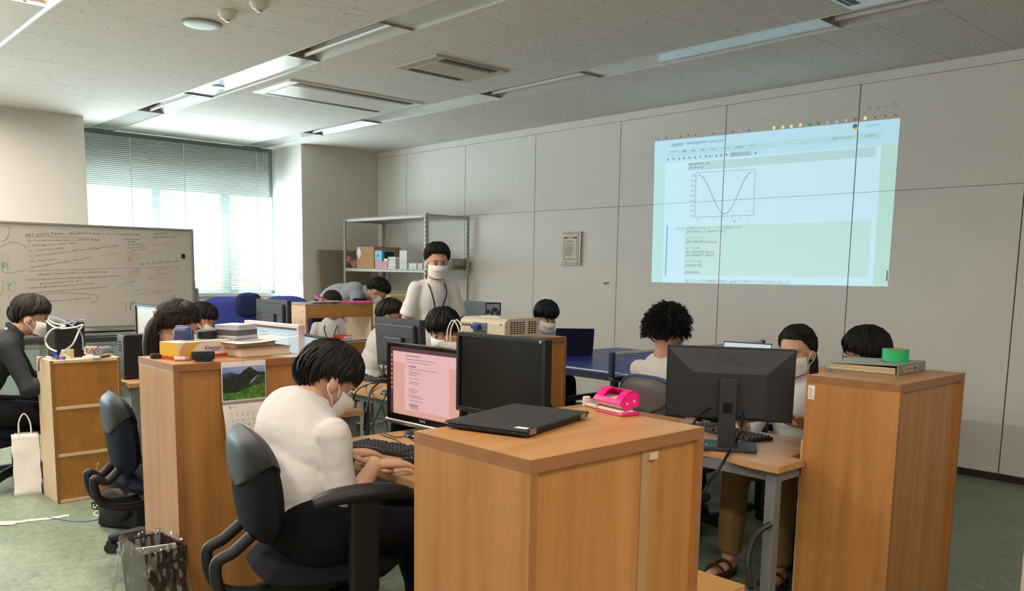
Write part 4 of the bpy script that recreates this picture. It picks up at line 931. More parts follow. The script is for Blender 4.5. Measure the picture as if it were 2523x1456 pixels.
def wmon(A, q, w, h):
    R = random.Random(4); W2, H2 = w/2-.018, h/2
    panel_items(['browser_bar', 'browser_page', 'page_text'],
        [(emi('scr_bar_dark', '4b4048', .3), [(-W2+.05, H2-.030, W2, H2-.018), (-W2, H2-.026, -W2+.03, H2-.018)]), (emi('scr_pale', 'cfe0e2', .62), [(-W2+.1, -H2+.03, W2-.09, H2-.045)]),
         (TXT, page_lines(R, -W2+.11, H2-.050, 1, .01, .1, .1, .003)+page_lines(R, -W2+.12, H2-.066, 3, .012, .1, .2, .0025)+[(W2-.15, H2-.062, W2-.145, H2-.055), (W2-.15, H2-.072, W2-.10, H2-.069)])], A, q)
monitor('white framed monitor with pale blue web page on the left middle desk', (-4.20, 2.12, .70), 5, .53, .33, .270, mat('bezel_white', 'dcc8c4', .4), emi('scr_blue_pale', 'b9cfd2', .6), bz=.018, content=wmon)
monitor('small black framed monitor with pale blue screen beside the white framed one', (-3.88, 2.17, .70), -8, .36, .25, .262, BLACKG, emi('scr_blue_pale2', 'b4cdd2', .55), bz=.010)
def m3(A, q, w, h): panel_items(['screen_bar', 'screen_page'], [(emi('scr_teal_grey', '93a7a6', .4), [(-w/2+.016, h/2-.034, w/2-.016, h/2-.018)]), (emi('scr_side', '5b4a5e', .3), [(-w/2+.016, -h/2+.02, -w/2+.024, h/2-.034)])], A, q)
monitor('black monitor with cream screen behind the black tower at far left', (-6.0, 2.10, .70), 2, .40, .285, .318, BLACK, emi('scr_cream', 'c9c0ab', .5), content=m3)
monitor('black monitor seen from behind in front of the student in green', (-4.07, 2.86, .70), 180, .455, .29, .300, DARKG, mat('screen_off', '0f0e0e', .28, spec=.35), back='slot', tilt=-4)
desk('desk left of the tan shelf carrying a dark monitor', -7.0, 2.92, -5.86, 3.38)
monitor('dark monitor seen from behind between the blue chairs and the tan shelf', (-6.20, 3.14, .70), 185, .45, .30, .325, DARKG, mat('screen_off', '0f0e0e', .28, spec=.35), back='slot')
def dell(A, q, w, h):
    MB().text('DELL', frame((.065, .0485, h*.305), (-1, 0, 0), (0, -.45, 1)), fit=.125, ext=.0015).build('logo', mat('logo_dark', '3a3a3d', .3), A, **q)
    MB().box(-.075, .0665, -h*.40, -.045, .085, -h*.36).build('plug', mat('vga_blue', '1f2f8f', .4), A, .003, **q)
    MB().box(-.03, .0662, -h*.42, .0, .0672, -h*.38).build('port_panel', GREYM, A, **q)
monitor('black monitor seen from behind with an embossed maker name on the right desk', (-1.985, 3.085, .70), 212, .525, .308, .272, BLACK, mat('screen_off', '0f0e0e', .28, spec=.35), base='plate', back='frustum', tilt=-3, content=dell)

def keyboard(label, O, X, w=.44, d=.15, parts=False):
    O, X = V(O), V(X); a = math.atan2((X-O).y, (X-O).x); A = thing('keyboard', label, 'keyboard', O, a)
    MB().prism([(0, 0), (w, 0), (w, d), (0, d)], 0, .014).build('body', BLACK, A, .004)
    key = MB().add([(-.0082, -.0082, 0), (.0082, -.0082, 0), (.0082, .0082, 0), (-.0082, .0082, 0), (-.006, -.0055, .008), (.006, -.0055, .008), (.006, .0065, .008), (-.006, .0065, .008)], [(4, 5, 6, 7), (0, 1, 5, 4), (1, 2, 6, 5), (2, 3, 7, 6), (3, 0, 4, 7)])
    K = []
    for r in range(6):
        n = int((w-.02)/.0192)
        for c in range(n):
            if c in (15, 19) or (r == 0 and 3 < c < 9): continue
            if r == 5 and c % 5 == 1: continue
            K.append((.0185+c*.0192, .016+r*.0225+(.006 if r == 5 else 0)))
    if parts:
        me = key.mesh('key', DARKG)
        for x, y in K: link('key', me, A, loc=(x, y, .013))
        MB().box(.085, .008, .013, .19, .024, .021).build('space_bar', DARKG, A, .002)
    else:
        m = MB()
        for x, y in K: m.add(key.v, key.f, M=T(x, y, .013))
        tag(m.build('keys', DARKG, A), kind='stuff')
    return A
keyboard('black keyboard under the right hand of the man in white', atz(843, 1104, .70), atz(1045, 1137, .70), .44, .150, True)
keyboard('dark keyboard behind the right monitor seen from behind', atz(1905, 1085, .70), atz(1785, 1056, .70), .42, .14)
keyboard('black keyboard on the desk beside the black monitor seen from behind', atz(965, 940, .70), atz(908, 931, .70), .30, .11)
A = thing('mouse', 'black mouse under the right hand of the man in white', 'mouse', atz(1000, 1146, .70), math.radians(10))
m = MB().sph((0, 0, .002), (.027, .045, .028), 16, 10); m.v = [(x, y, max(0, z)) for x, y, z in m.v]; m.build('shell', BLACK, A); MB().cyl((0, .026, .022), (0, .032, .022), .006, n=8).build('wheel', GREYM, A)

# ---------------------------------------------------------------- things on the foreground cabinet
zt = 1.04
p = atz(1300, 1082, zt); q = atz(1449, 1033, zt); ex = (q-p).normalized(); a = math.atan2(ex.y, ex.x)
A = thing('laptop', 'closed black laptop lying on the foreground cabinet', 'laptop', (p.x, p.y, zt), a)
L, Dp = .335, .235
MB().box(0, .004, .004, L, Dp-.004, .0135).build('base', BLACK, A, .003); MB().add([(-.001, 0, .0145), (L+.001, 0, .0145), (L+.001, Dp+.002, .0145), (-.001, Dp+.002, .0145), (.001, .002, .0205), (L-.001, .002, .0205), (L-.001, Dp, .0205), (.001, Dp, .0205)], [(3, 2, 1, 0), (4, 5, 6, 7), (0, 1, 5, 4), (1, 2, 6, 5), (2, 3, 7, 6), (3, 0, 4, 7)]).build('lid', mat('laptop_lid', '232224', .6), A, .0015)
h_ = MB()
for x in (.012, L-.05): h_.box(x, -.001, .0065, x+.030, .006, .0195)
h_.build('hinge', mat('hinge_bronze', '9a8170', .35, .6), A, .001)
MB().box(.012, .012, .0206, .030, .045, .0209).build('sticker', WHITE, A, rot=(0, 0, 0))
MB().text('ThinkPad', frame((.052, Dp-.012, .0207), (-1, 0, 0), (0, -1, 0)), size=.011).build('logo', mat('logo_grey', '8a8a8a', .4), A)
f_ = MB()
for i in range(16): f_.box(-.0003, .045+i*.0058, .0055, .0045, .0485+i*.0058, .0115)
for y, w in ((.014, .012), (.030, .006), (.150, .018)): f_.box(-.0004, y, .006, .0045, y+w, .011)
tag(f_.build('vent_grille', BLACKG, A), kind='stuff')
s = MB()
for x in (.02, L-.03):
    for y in (.02, Dp-.03): s.cyl((x, y, 0), (x, y, .005), .008, n=10)
tag(s.build('rubber_foot', BLACK, A), kind='stuff')
# hole punch
PINK = mat('punch_pink', 'e8107f', .22, spec=.6); PNKD = mat('punch_pink_base', 'cf2b78', .35); IVO = mat('punch_ivory', 'e6cfc4', .4)
p = atz(1466, 1012, zt); q = atz(1532, 1028, zt); ex = (q-p).normalized(); a = math.atan2(ex.y, ex.x); Lp = (q-p).length
A = thing('hole_punch', 'pink and ivory hole punch with ruler arm on the foreground cabinet', 'hole punch', (p.x, p.y, zt), a)
s = Lp/.135
def S_(*v): return [x*s for x in v]
MB().box(0, 0, 0, Lp, .062*s, .007*s).build('base', PNKD, A, .003); MB().box(.004, .003, .007*s, Lp*.93, .055*s, .018*s).build('tray', IVO, A, .004)
MB().box(Lp*.86, .0, 0, Lp*1.01, .075*s, .012*s).build('end_foot', PNKD, A, .004)
def hx(pts, x0, x1): # profile in (y,z) extruded along x
    return [(pts[i][0], pts[i][1]) for i in range(len(pts))]
Mx_ = Mx(((0, 0, 1, 0), (1, 0, 0, 0), (0, 1, 0, 0), (0, 0, 0, 1)))
MB().prism([(y*s, z*s) for y, z in ((.0, .034), (.012, .022), (.05, .026), (.066, .030), (.066, .052), (.0, .038))], -.004, Lp*.92, M=Mx_).build('lever_body', IVO, A, .003)
# pink shell with a slot
prof = [(-.006, .040), (.004, .052), (.024, .071), (.046, .079), (.064, .074), (.072, .058), (.072, .040)]
sh_ = MB(); x0, x1 = -.006*s, Lp*.97; xa, xb = x0+(x1-x0)*.27, x0+(x1-x0)*.76
def shell(xl, xr, i0, i1):
    for i in range(i0, i1):
        (y0_, z0_), (y1_, z1_) = prof[i], prof[i+1]; t = .004*s
        sh_.add([(xl, y0_*s, z0_*s), (xr, y0_*s, z0_*s), (xr, y1_*s, z1_*s), (xl, y1_*s, z1_*s), (xl, y0_*s, z0_*s-t), (xr, y0_*s, z0_*s-t), (xr, y1_*s, z1_*s-t), (xl, y1_*s, z1_*s-t)],
                [(0, 1, 2, 3), (7, 6, 5, 4), (0, 4, 5, 1), (1, 5, 6, 2), (2, 6, 7, 3), (3, 7, 4, 0)])
shell(x0, x1, 0, 1); shell(x0, xa, 1, 3); shell(xb, x1, 1, 3); shell(x0, x1, 3, 6)
sh_.build('handle', PINK, A)
MB().prism([(y*s, z*s) for y, z in prof[:-1]+[(.07, .03), (.02, .016), (.012, .022)]], x1-.004, x1, M=Mx_).build('side_cheek', PINK, A, .001)
MB().prism([(y*s, z*s) for y, z in prof[:-1]+[(.07, .036), (.004, .03)]], x0, x0+.003, M=Mx_).build('side_cheek', PINK, A, .001)
r_ = MB()
for y, z in ((.022, .040), (.050, .046)): r_.cyl((x1-.001, y*s, z*s), (x1+.002, y*s, z*s), .0035*s, n=10)
r_.build('rivet', IVO, A)
MB().text('LEITZ', frame((Lp*.52, -.0035*s, .0425*s), (1, 0, 0), (0, .7, .8)), size=.011*s).build('logo', IVO, A)
MB().box(-.085*s, .020, .003, .0, .036, .011).build('ruler_arm', IVO, A, .002); MB().box(-.095*s, .016, .0, -.081*s, .040, .034*s).build('ruler_stop', IVO, A, .004); MB().box(-.012*s, .012, .002, .002, .044, .019).build('ruler_clamp', PNKD, A, .003)

# ---------------------------------------------------------------- binder and tape on the right cabinet
A = thing('ring_binder', 'grey ring binder full of yellowed pages on the right cabinet', 'binder', (-1.405, 3.375, zt), math.radians(3))
BG = mat('binder_grey', '8b8480', .5)
MB().box(-.005, 0, 0, 0, .31, .040).build('spine', BG, A, .002); MB().box(-.295, 0, 0, -.005, .31, .003).build('back_cover', BG, A, .001)
MB().add([(-.30, 0, .030), (-.004, 0, .040), (-.004, .31, .040), (-.30, .31, .030), (-.30, 0, .0325), (-.004, 0, .0425), (-.004, .31, .0425), (-.30, .31, .0325)], [(3, 2, 1, 0), (4, 5, 6, 7), (0, 1, 5, 4), (1, 2, 6, 5), (2, 3, 7, 6), (3, 0, 4, 7)]).build('front_cover', mat('binder_cover', '9b9c98', .45), A)
pg = MB(); R = random.Random(8)
for i in range(9): pg.box(-.275-.008*R.random(), .006+.004*R.random(), .004+i*.0029, -.012-.006*R.random(), .30, .0062+i*.0029)
tag(pg.build('pages', mat('page_cream', 'd9c7a0', .8), A), kind='stuff')
MB().box(-.0005, .06, .009, .0012, .225, .033).build('label_holder', mat('label_holder', 'a99c80', .3), A); MB().box(.001, .065, .012, .0016, .220, .030).build('spine_label', mat('label_paper', 'b7ab90', .7), A)
s = MB()
for i in range(7): s.box(.0015, .075+i*.011, .018, .002, .082+i*.011, .024)
s.box(.0015, .165, .016, .0021, .205, .026); s.build('label_print', mat('print_dark', '5c5f66', .7), A)
GRN = mat('tape_green', '27b36a', .55)
A = thing('tape_roll', 'wide roll of green tape standing on the binder', 'tape', (-1.50, 3.565, zt+.0415))
m = MB(); n = 36
for (ra, za), (rb, zb) in (((.052, 0), (.052, .050)), ((.052, .05), (.041, .05)), ((.041, .05), (.041, 0)), ((.041, 0), (.052, 0))):
    m.grid(lambda u, v, ra=ra, za=za, rb=rb, zb=zb: ((ra+(rb-ra)*v)*math.cos(2*PI*u), (ra+(rb-ra)*v)*math.sin(2*PI*u), za+(zb-za)*v), n, 1, wrap=True)
m.build('tape', GRN, A)
m = MB()
for (ra, za), (rb, zb) in (((.0409, 0), (.0409, .051)), ((.0409, .051), (.038, .051)), ((.038, .051), (.038, 0))):
    m.grid(lambda u, v, ra=ra, za=za, rb=rb, zb=zb: ((ra+(rb-ra)*v)*math.cos(2*PI*u), (ra+(rb-ra)*v)*math.sin(2*PI*u), za+(zb-za)*v), n, 1, wrap=True)
m.build('core', CARD, A)

# ---------------------------------------------------------------- things on the left cabinet
TW, TY, TR, TO = mat('box_white', 'e5d7c8', .6), mat('box_yellow', 'e0b22c', .5), mat('box_red', 'c93f22', .5), mat('box_orange', 'dc8a2e', .5)
p = atz(437, 888, zt); q = atz(566, 876, zt); ex = (q-p).normalized(); a = math.atan2(ex.y, ex.x); L = (q-p).length
A = thing('tissue_box', 'white and yellow tissue box with red stripe and blue script on the left cabinet', 'tissue box', (p.x, p.y, zt), a); w, h = .115, .072
MB().box(0, 0, 0, L, w, h).build('carton', TW, A, .001)
m = MB().box(-.0004, .0004, .014, .0005, w-.0004, h-.0004).build('yellow_end', TY, A)
MB().box(-.0008, -.0005, 0, L+.0004, w+.0005, .014).build('red_stripe', TR, A)
def swirl(x0, k, th): return [(L*(x0+k*(1-math.cos(t))), .014+(h-.016)*math.sin(t)) for t in [PI/2*i/10 for i in range(11)]]+[(L*(x0+th+k*(1-math.cos(t))), .014+(h-.016)*math.sin(t)) for t in [PI/2*i/10 for i in range(10, -1, -1)]]
FR = frame((0, -.0006, 0), (1, 0, 0), (0, 0, 1))
MB().prism(swirl(.03, .16, .085), 0, .0004, M=FR).build('print', mat('print_peach', 'dca366', .5), A); MB().prism(swirl(.125, .2, .02), 0, .0006, M=FR).build('print', TO, A); MB().prism(swirl(.145, .24, .12), 0, .0005, M=FR).build('print', TY, A)
MB().text('Kleenex', frame((L*.50, -.0012, .034), (1, 0, 0), (0, 0, 1)), fit=L*.33, shear=.3).build('logo', mat('print_navy', '27246a', .5), A)
MB().box(L*.66, -.0012, .029, L*.80, -.0004, .0315).build('small_print', mat('print_navy', '27246a', .5), A)
MB().box(.06, .03, h, L-.06, w-.03, h+.0006).build('opening', mat('film_clear', 'cfc6ba', .2), A)
p = atz(424, 878, zt)
A = thing('case', 'navy blue rounded case with silver emblem behind the tissue box', 'case', (-3.655, 1.425, zt), math.radians(20)); A.scale = (1.05, 1, 1.32)
m = cushion(.10, .098, .05, 24, 6); NV = mat('case_navy', '26305e', .5); m.build('body', NV, A, loc=(0, 0, .0495), recalc=True)
MB().tube([(x*1.0, -.001, z) for x, z in [(.0505*math.cos(t)*(abs(math.cos(t))**6+abs(math.sin(t))**6)**(-1/6), .0495+.0495*math.sin(t)*(abs(math.cos(t))**6+abs(math.sin(t))**6)**(-1/6)) for t in [2*PI*i/36 for i in range(36)]]], .0022, 5, closed=True).build('zip', mat('zip_blue', '56699a', .4), A)
MB().tube(arc((.022, -.0235, .038), .009, -.3, 4.6, 12, 'xz')+[V((.012, -.0235, .022))], .0016, 5).build('emblem', STEEL, A)
A = thing('tumbler', 'black lidded steel tumbler behind the tissue box', 'tumbler', (-3.66, 1.53, zt))
MB().lathe([(.034, 0), (.038, .045), (.038, .062)], n=24).build('cup', STEEL, A); MB().lathe([(.041, .060), (.043, .088), (.042, .105), (.036, .108)], n=24).build('lid', BLACK, A)
for i, (dz, hh, lab) in enumerate(((0, .072, 'clear plastic disc box at the bottom of the disc stack'), (.073, .012, 'disc case second from the bottom of the stack on the left cabinet'), (.086, .024, 'thick dark disc case in the middle of the stack'), (.111, .011, 'slim disc case near the top of the stack'), (.123, .010, 'white topped slim disc case on top of the stack'))):
    A = thing('disc_case', lab, 'disc case', (-3.635+.004*(i % 2), 1.655, zt+dz), math.radians(20+3*i), 'disc cases stacked on the left cabinet')
    MB().box(-.062, -.07, 0, .062, .07, hh).build('case', mat('case_clear', 'a9a5a6', .15) if i == 0 else mat('case_grey', '55525a', .25) if i == 2 else mat('case_pale', 'b9b7bd', .2), A, .002)
    MB().box(-.06, -.068, hh-.0004, .06, .068, hh+.0006).build('inlay', WHITE, A)
BK = mat('book_tan', 'a58a6e', .7)
A = thing('book', 'thick tan volume lying flat at the bottom of the book pile', 'book', (-3.53, 1.70, zt), math.radians(6), 'books on the left cabinet')
MB().box(-.105, -.12, 0, .075, .13, .004).box(-.105, -.12, .036, .075, .13, .040).build('cover', BK, A, .001); MB().box(-.10, -.117, .004, .068, .127, .036).build('page_block', mat('page_block', 'd8c4ae', .8), A)
A = thing('book', 'tan volume on top of the book pile under the loose paper', 'book', (-3.55, 1.685, zt+.0405), math.radians(8), 'books on the left cabinet')
MB().box(-.10, -.12, 0, .06, .09, .003).box(-.10, -.12, .017, .06, .09, .020).build('cover', mat('book_tan2', 'b0926f', .7), A, .001); MB().box(-.096, -.117, .003, .055, .087, .017).build('page_block', mat('page_block', 'd8c4ae', .8), A)
m = MB().grid(lambda u, v: (-.11+.2*u, -.15+.33*v, .0015+.012*v*v+.006*math.sin(5*u+3*v)*v), 10, 12)
m.grid(lambda u, v: (.09-.2*u, -.15+.33*v, .0005+.012*v*v+.006*math.sin(5*(1-u)+3*v)*v), 10, 12)
o = one('paper_sheet', m, WHITE, 'curled white sheet lying over the tan books', 'paper', (-3.54, 1.70, zt+.0612), math.radians(10))
one('paper_sheet', MB().box(-.05, -.06, 0, .05, .06, .0012), WHITE, 'small white paper at the right end of the left cabinet top', 'paper', (-3.44, 1.81, zt), .5)
A = thing('web_camera', 'black clip-on camera device in front of the tissue box', 'camera', (-3.405, 1.405, zt), math.radians(78))
MB().box(-.045, -.015, .008, .045, .018, .042).build('body', BLACK, A, .004); MB().cyl((.012, -.022, .016), (.012, -.010, .016), .014, n=18).build('dial', BLACK, A); MB().box(-.03, -.02, 0, .035, .012, .009).build('clip', BLACK, A, .002)
s = MB()
for i in range(9): s.box(-.035+i*.008, -.0154, .029, -.033+i*.008, -.0148, .031+(.003 if i % 4 == 0 else 0))
tag(s.build('scale_mark', GREYM, A), kind='stuff')
A = thing('marker_pen', 'short white and pink marker lying by the tissue box', 'marker', (-3.475, 1.345, zt), math.radians(70))
MB().cyl((-.03, 0, .009), (.012, 0, .009), .009, n=12).build('barrel', PLW, A); MB().cyl((.012, 0, .009), (.03, 0, .009), .0085, .008, n=12).build('cap', mat('cap_pink', 'c98a92', .4), A)
A = thing('tape_roll', 'small roll of black tape at the left corner of the left cabinet', 'tape', (-3.625, 1.298, zt))
MB().lathe([(.027, 0), (.027, .019), (.018, .019), (.018, .002)], n=28).build('tape', BLACK, A)
# wall calendar hung over the edge
XC = -3.352+.004
A = thing('calendar', 'wall calendar with a mountain photo and dates hung on the left cabinet', 'calendar', (XC, 1.455, 0)); y0, y1 = 0, .195; zT, zM, zB = 1.038, .868, .690
MB().box(0, y0, zM, .004, y1, zT).build('upper_page', WHITE, A); MB().tube([(.003, y1*.5-.006, zT-.006), (.008, y1*.5-.004, zT+.004), (-.004, y1*.5, zT+.004)], .0015, 5).build('hook', STEEL, A)
def pic(name, pts, c, dx, **k): MB().prism(pts, 0, .0003, M=frame((.004+dx, 0, 0), (0, 1, 0), (0, 0, 1))).build(name, mat('print_'+c, c, .6, **k), A)
zp0, zp1 = .878, 1.016; Z = lambda f: zp0+(zp1-zp0)*f; Y = lambda f: .003+f*.189
pic('picture', [(Y(0), Z(0)), (Y(1), Z(0)), (Y(1), Z(1)), (Y(0), Z(1))], '7f95bd', 0, var=.3, vs=14, stretch=(1, .3, 3)); pic('picture', [(Y(0), Z(.3)), (Y(.5), Z(.3)), (Y(.3), Z(.80)), (Y(.18), Z(.84)), (Y(0), Z(.80))], '33436e', .0003)
pic('picture', [(Y(0), Z(.2)), (Y(1), Z(.2)), (Y(1), Z(.80)), (Y(.87), Z(.80)), (Y(.78), Z(.84)), (Y(.68), Z(.94)), (Y(.64), Z(.97)), (Y(.58), Z(.93)), (Y(.5), Z(.88)), (Y(.42), Z(.78)), (Y(.25), Z(.77)), (Y(.1), Z(.70)), (Y(0), Z(.66))], '20281f', .0006, var=.6, vs=70)
pic('picture', [(Y(.35), Z(.2)), (Y(1), Z(.2)), (Y(1), Z(.66)), (Y(.86), Z(.76)), (Y(.74), Z(.58)), (Y(.6), Z(.44))], '2f4a2a', .0009, var=.5, vs=60)
pic('picture', [(Y(0), Z(0)), (Y(1), Z(0)), (Y(1), Z(.46)), (Y(.75), Z(.40)), (Y(.5), Z(.27)), (Y(.3), Z(.22)), (Y(0), Z(.22))], '4c7a2a', .0012, var=.6, vs=55)
for f in ((.60, .46, .78, .62), (.64, .52, .82, .70)): pic('picture', [(Y(f[0]), Z(f[1])), (Y(f[0]+.06), Z(f[1]+.03)), (Y(f[2]), Z(f[3])), (Y(f[2]-.03), Z(f[3]-.01))], 'a9b0a0', .0014)
m = MB(); cv = lambda v: .003+.022*math.sin(v*1.9)+.004*v
m.grid(lambda u, v: (cv(v), y1*u+.004*v, zM-.004+(zB-zM)*v), 6, 14); m.grid(lambda u, v: (cv(1-v)-.002, y1*u+.004*(1-v), zM-.004+(zB-zM)*(1-v)), 6, 14); m.build('lower_page', WHITE, A)
MB().box(-.0005, y0, zM-.007, .0062, y1, zM+.004).build('binding', mat('binding_grey', '9b918e', .4), A)
m = MB()
def cal(t, y, v, sz, al='CENTER'):
    x = cv(v); n = V(((cv(v+.02)-cv(v-.02)), 0, (zB-zM)*.04)); m.text(t, frame((x+.0006, y, zM-.004+(zB-zM)*v), (0, 1, 0), -n), size=sz, align=al)
cal('8', .031, .13, .020); cal('August', .043, .10, .006, 'LEFT'); cal('2021', .175, .09, .006)
for i, dn in enumerate(('Sun', 'Mon', 'Tue', 'Wed', 'Thu', 'Fri', 'Sat')): cal(dn, .034+i*.0235, .235, .0055)
for dday in range(1, 32): cal(str(dday), .034+((dday-1) % 7)*.0235, .31+((dday-1)//7)*.115, .0115)
m.build('dates', mat('print_calendar', '77686a', .7), A)
# ================================================================ glowing sheets in place of the projector's light on the wall panels
PI_ = thing('projection_glow_sheets', 'glowing sheets standing in for the notebook page projected on the back wall', 'glowing image sheets', (0, D, 0))
def wp(px, py): p = aty(px, py, D); return (p.x, p.z)
def glow(name, col, e):
    return mat(name, col, .6, emit=e, ecol=col)
def clip_poly(P, ax, v, keep):
    out = []
    for i in range(len(P)):
        a, b = P[i], P[(i+1) % len(P)]; ia = (a[ax]-v)*keep >= 0; ib = (b[ax]-v)*keep >= 0
        if ia: out.append(a)
        if ia != ib:
            t = (v-a[ax])/(b[ax]-a[ax]); out.append((a[0]+(b[0]-a[0])*t, a[1]+(b[1]-a[1])*t))
    return out
def lay(name, px, m, lift, split=True):
    P0_ = [wp(*q) for q in px]; mb = MB()
    for i in range(len(PJ)-1):
        for za, zb in ((0, ZM-.0012), (ZM+.0012, 3)):
            P = P0_
            for ax, v, k in ((0, PJ[i]+.004, 1), (0, PJ[i+1]-.004, -1), (1, za, 1), (1, zb, -1)):
                if P: P = clip_poly(P, ax, v, k)
            if len(P) > 2: mb.add([(x, -lift, z) for x, z in P], [tuple(range(len(P)))])
    return mb.build(name, m, PI_, recalc=False)
def bil(u, v):  # screen square to photo frame (edges taken from the four corners)
    TL, TR, BR, BL = (1614, 349), (2218, 291), (2187, 706), (1605, 695); a = [TL[i]+(TR[i]-TL[i])*u for i in (0, 1)]; b = [BL[i]+(BR[i]-BL[i])*u for i in (0, 1)]
    return tuple(a[i]+(b[i]-a[i])*v for i in (0, 1))
GE = .40
lay('screen_background', [(1614, 349), (2218, 291), (2187, 706), (1605, 695)], glow('glow_base', 'b4dede', GE), .0004)
lay('toolbar', [(1614, 349), (2218, 291), (2213, 352), (1612, 402)], glow('glow_header', 'b5dcef', GE), .0008)
lay('page', [(1640, 401), (2172, 358), (2150, 704), (1632, 696)], glow('glow_page', 'bfe0ee', GE*1.1), .0008)
lay('menu_band', [(1644, 372), (2176, 324), (2175, 339), (1643, 388)], glow('glow_band', 'add9de', GE), .0010)
lay('margin', [(2172, 358), (2213, 354), (2187, 706), (2150, 704)], glow('glow_margin', 'b4dcd4', GE), .0009)
lay('code_cell', [(1697, 401), (2160, 361), (2158, 386), (1696, 421)], glow('glow_cell', 'b2d6da', GE), .0012)
lay('code_cell', [(1688, 558), (2148, 542), (2140, 684), (1684, 679)], glow('glow_cell2', 'bedfdd', GE), .0012)
lay('dropdown', [(1799, 376), (1851, 372), (1851, 383), (1799, 387)], glow('glow_drop', '9fc3cf', GE*.9), .0013)
lay('cell_marker', [(1643, 555), (1646, 555), (1641, 680), (1638, 679)], glow('glow_blue', '7fa9dd', GE), .0014)
lay('scroll_bar', [(2185, 666), (2188, 666), (2187, 692), (2183, 692)], glow('glow_grey', '7d8d94', .1), .0014)
GT = glow('glow_text', '6a7d86', .30); GTR = glow('glow_text_red', 'a0677a', .26); GTG = glow('glow_text_green', '75998f', .28)
def wall_text(m, s, a, b, shear=0, hh=None):
    p, q = aty(*a, D), aty(*b, D); m.text(s, frame((p.x, -.0018, p.z), q-p, (0, 0, 1)), fit=(q-p).length, shear=shear, hh=hh)
def wline(m, pts, r=.0014): m.tube([(wp(*q)[0], -.0018, wp(*q)[1]) for q in pts], r, 4)
t = MB()
for s, a, b in (('jupyter', (1655, 361), (1686, 358)), ('kantanpython', (1692, 356), (1741, 352)), ('(\u672a\u4fdd\u5b58\u306e\u5909\u66f4)', (1747, 352), (1784, 348)),
                ('\u30ed\u30b0\u30a2\u30a6\u30c8', (2135, 313), (2168, 310)), ('Python 3', (2132, 338), (2160, 335)), ('\u4fe1\u983c\u3055\u308c\u3066\u3044\u307e\u305b\u3093', (2050, 344), (2105, 340)),
                ('\u30d5\u30a1\u30a4\u30eb', (1648, 377), (1668, 375)), ('\u7de8\u96c6', (1681, 375), (1691, 374)), ('\u8868\u793a', (1704, 374), (1714, 373)), ('\u633f\u5165', (1728, 372), (1738, 371)), ('\u30bb\u30eb', (1751, 370), (1762, 369)),
                ('\u30ab\u30fc\u30cd\u30eb', (1776, 368), (1797, 366)), ('Widgets', (1811, 365), (1832, 363)), ('\u30d8\u30eb\u30d7', (1846, 362), (1863, 360)), ('\u5b9f\u884c', (1745, 388), (1756, 387)), ('\u30b3\u30fc\u30c9', (1803, 382), (1818, 381))): wall_text(t, s, a, b)
tag(t.build('toolbar_text', GT, PI_), kind='stuff')
t = MB()
for s, a, b in (('plt.plot(x, y)', (1697, 407), (1747, 404)), ('plt.show()', (1697, 416), (1732, 414)), ('\u5165\u529b [ ]:', (1660, 567), (1687, 566)), ('plt.plot(x, y, label="sin")', (1692, 573), (1787, 572)), ('plt.title(', (1691, 598), (1727, 598)), (')', (1765, 599), (1767, 599)),
                ('plt.xlabel(', (1690, 623), (1728, 623)), (')', (1757, 624), (1759, 624)), ('plt.ylabel(', (1690, 631), (1728, 631)), (')', (1757, 632), (1759, 632)), ('plt.legend()', (1689, 656), (1729, 656)), ('plt.show()', (1688, 673), (1722, 673)),
                ('\u4ed6\u306b\u3082\u30d2\u30b9\u30c8\u30b0\u30e9\u30e0\u3084\u6563\u5e03\u56f3\u3082\u4f5c\u308c\u307e\u3059\u3002plt.hist(\u30ea\u30b9\u30c8\u540d)\u3067\u30d2\u30b9\u30c8\u30b0\u30e9\u30e0\u3092\u4f5c\u3063\u3066\u307f\u307e\u3057\u3087\u3046\u3002', (1688, 695), (1948, 699))): wall_text(t, s, a, b, 0, .034 if ord(s[0]) < 999 else .032)
tag(t.build('code_text', GT, PI_), kind='stuff')
t = MB()
for s, a, b in (("'Sin Graph'", (1727, 598), (1765, 599)), ("'X-Axis'", (1728, 623), (1757, 624)), ("'Y-Axis'", (1728, 631), (1757, 632))): wall_text(t, s, a, b, 0, .034)
tag(t.build('string_text', GTR, PI_), kind='stuff')
t = MB()
for s, a, b in (('#\u51e1\u4f8b\u306e\u305f\u3081\u306blabel\u30ad\u30fc\u30ef\u30fc\u30c9\u3067\u51e1\u4f8b\u540d\u3092\u3064\u3051\u308b', (1692, 565), (1826, 562)), ('#\u30b0\u30e9\u30d5\u30bf\u30a4\u30c8\u30eb', (1691, 590), (1735, 589)), ('#\u30b0\u30e9\u30d5\u306e\u8ef8', (1690, 615), (1723, 614)), ('#\u30b0\u30e9\u30d5\u306e\u51e1\u4f8b', (1689, 647), (1728, 647))): wall_text(t, s, a, b, .15, .030)
tag(t.build('comment_text', GTG, PI_), kind='stuff')
t = MB(); wline(t, [(1715.5, 426), (1861, 417)]); wline(t, [(1861, 417), (1856.5, 530)]); wline(t, [(1856.5, 530), (1712, 535)]); wline(t, [(1712, 535), (1715.5, 426)]); tag(t.build('plot_frame', GT, PI_), kind='stuff')
t = MB(); cvp = []
for i in range(41):
    f = i/40; x = f; y = math.cos(2*PI*f); u0 = (1721+(1854-1721)*f); yt = 431-9*f; yb = 527.5-1.5*f; cvp.append((u0-4*(1-y)/2*.5, yb+(yt-yb)*(y+1)/2))
wline(t, cvp, .0022); t.build('plot_curve', GT, PI_)
t = MB()
for i, s in enumerate(('1.00', '0.75', '0.50', '0.25', '0.00', '-0.25', '-0.50', '-0.75', '-1.00')):
    y = 434+i*12.35; x = 1712-i*.45; wall_text(t, s, (x-9-(2 if s[0] == '-' else 0), y+1.5), (x, y+1)); wline(t, [(x+1.5, y-1), (x+3.5, y-1)], .0012)
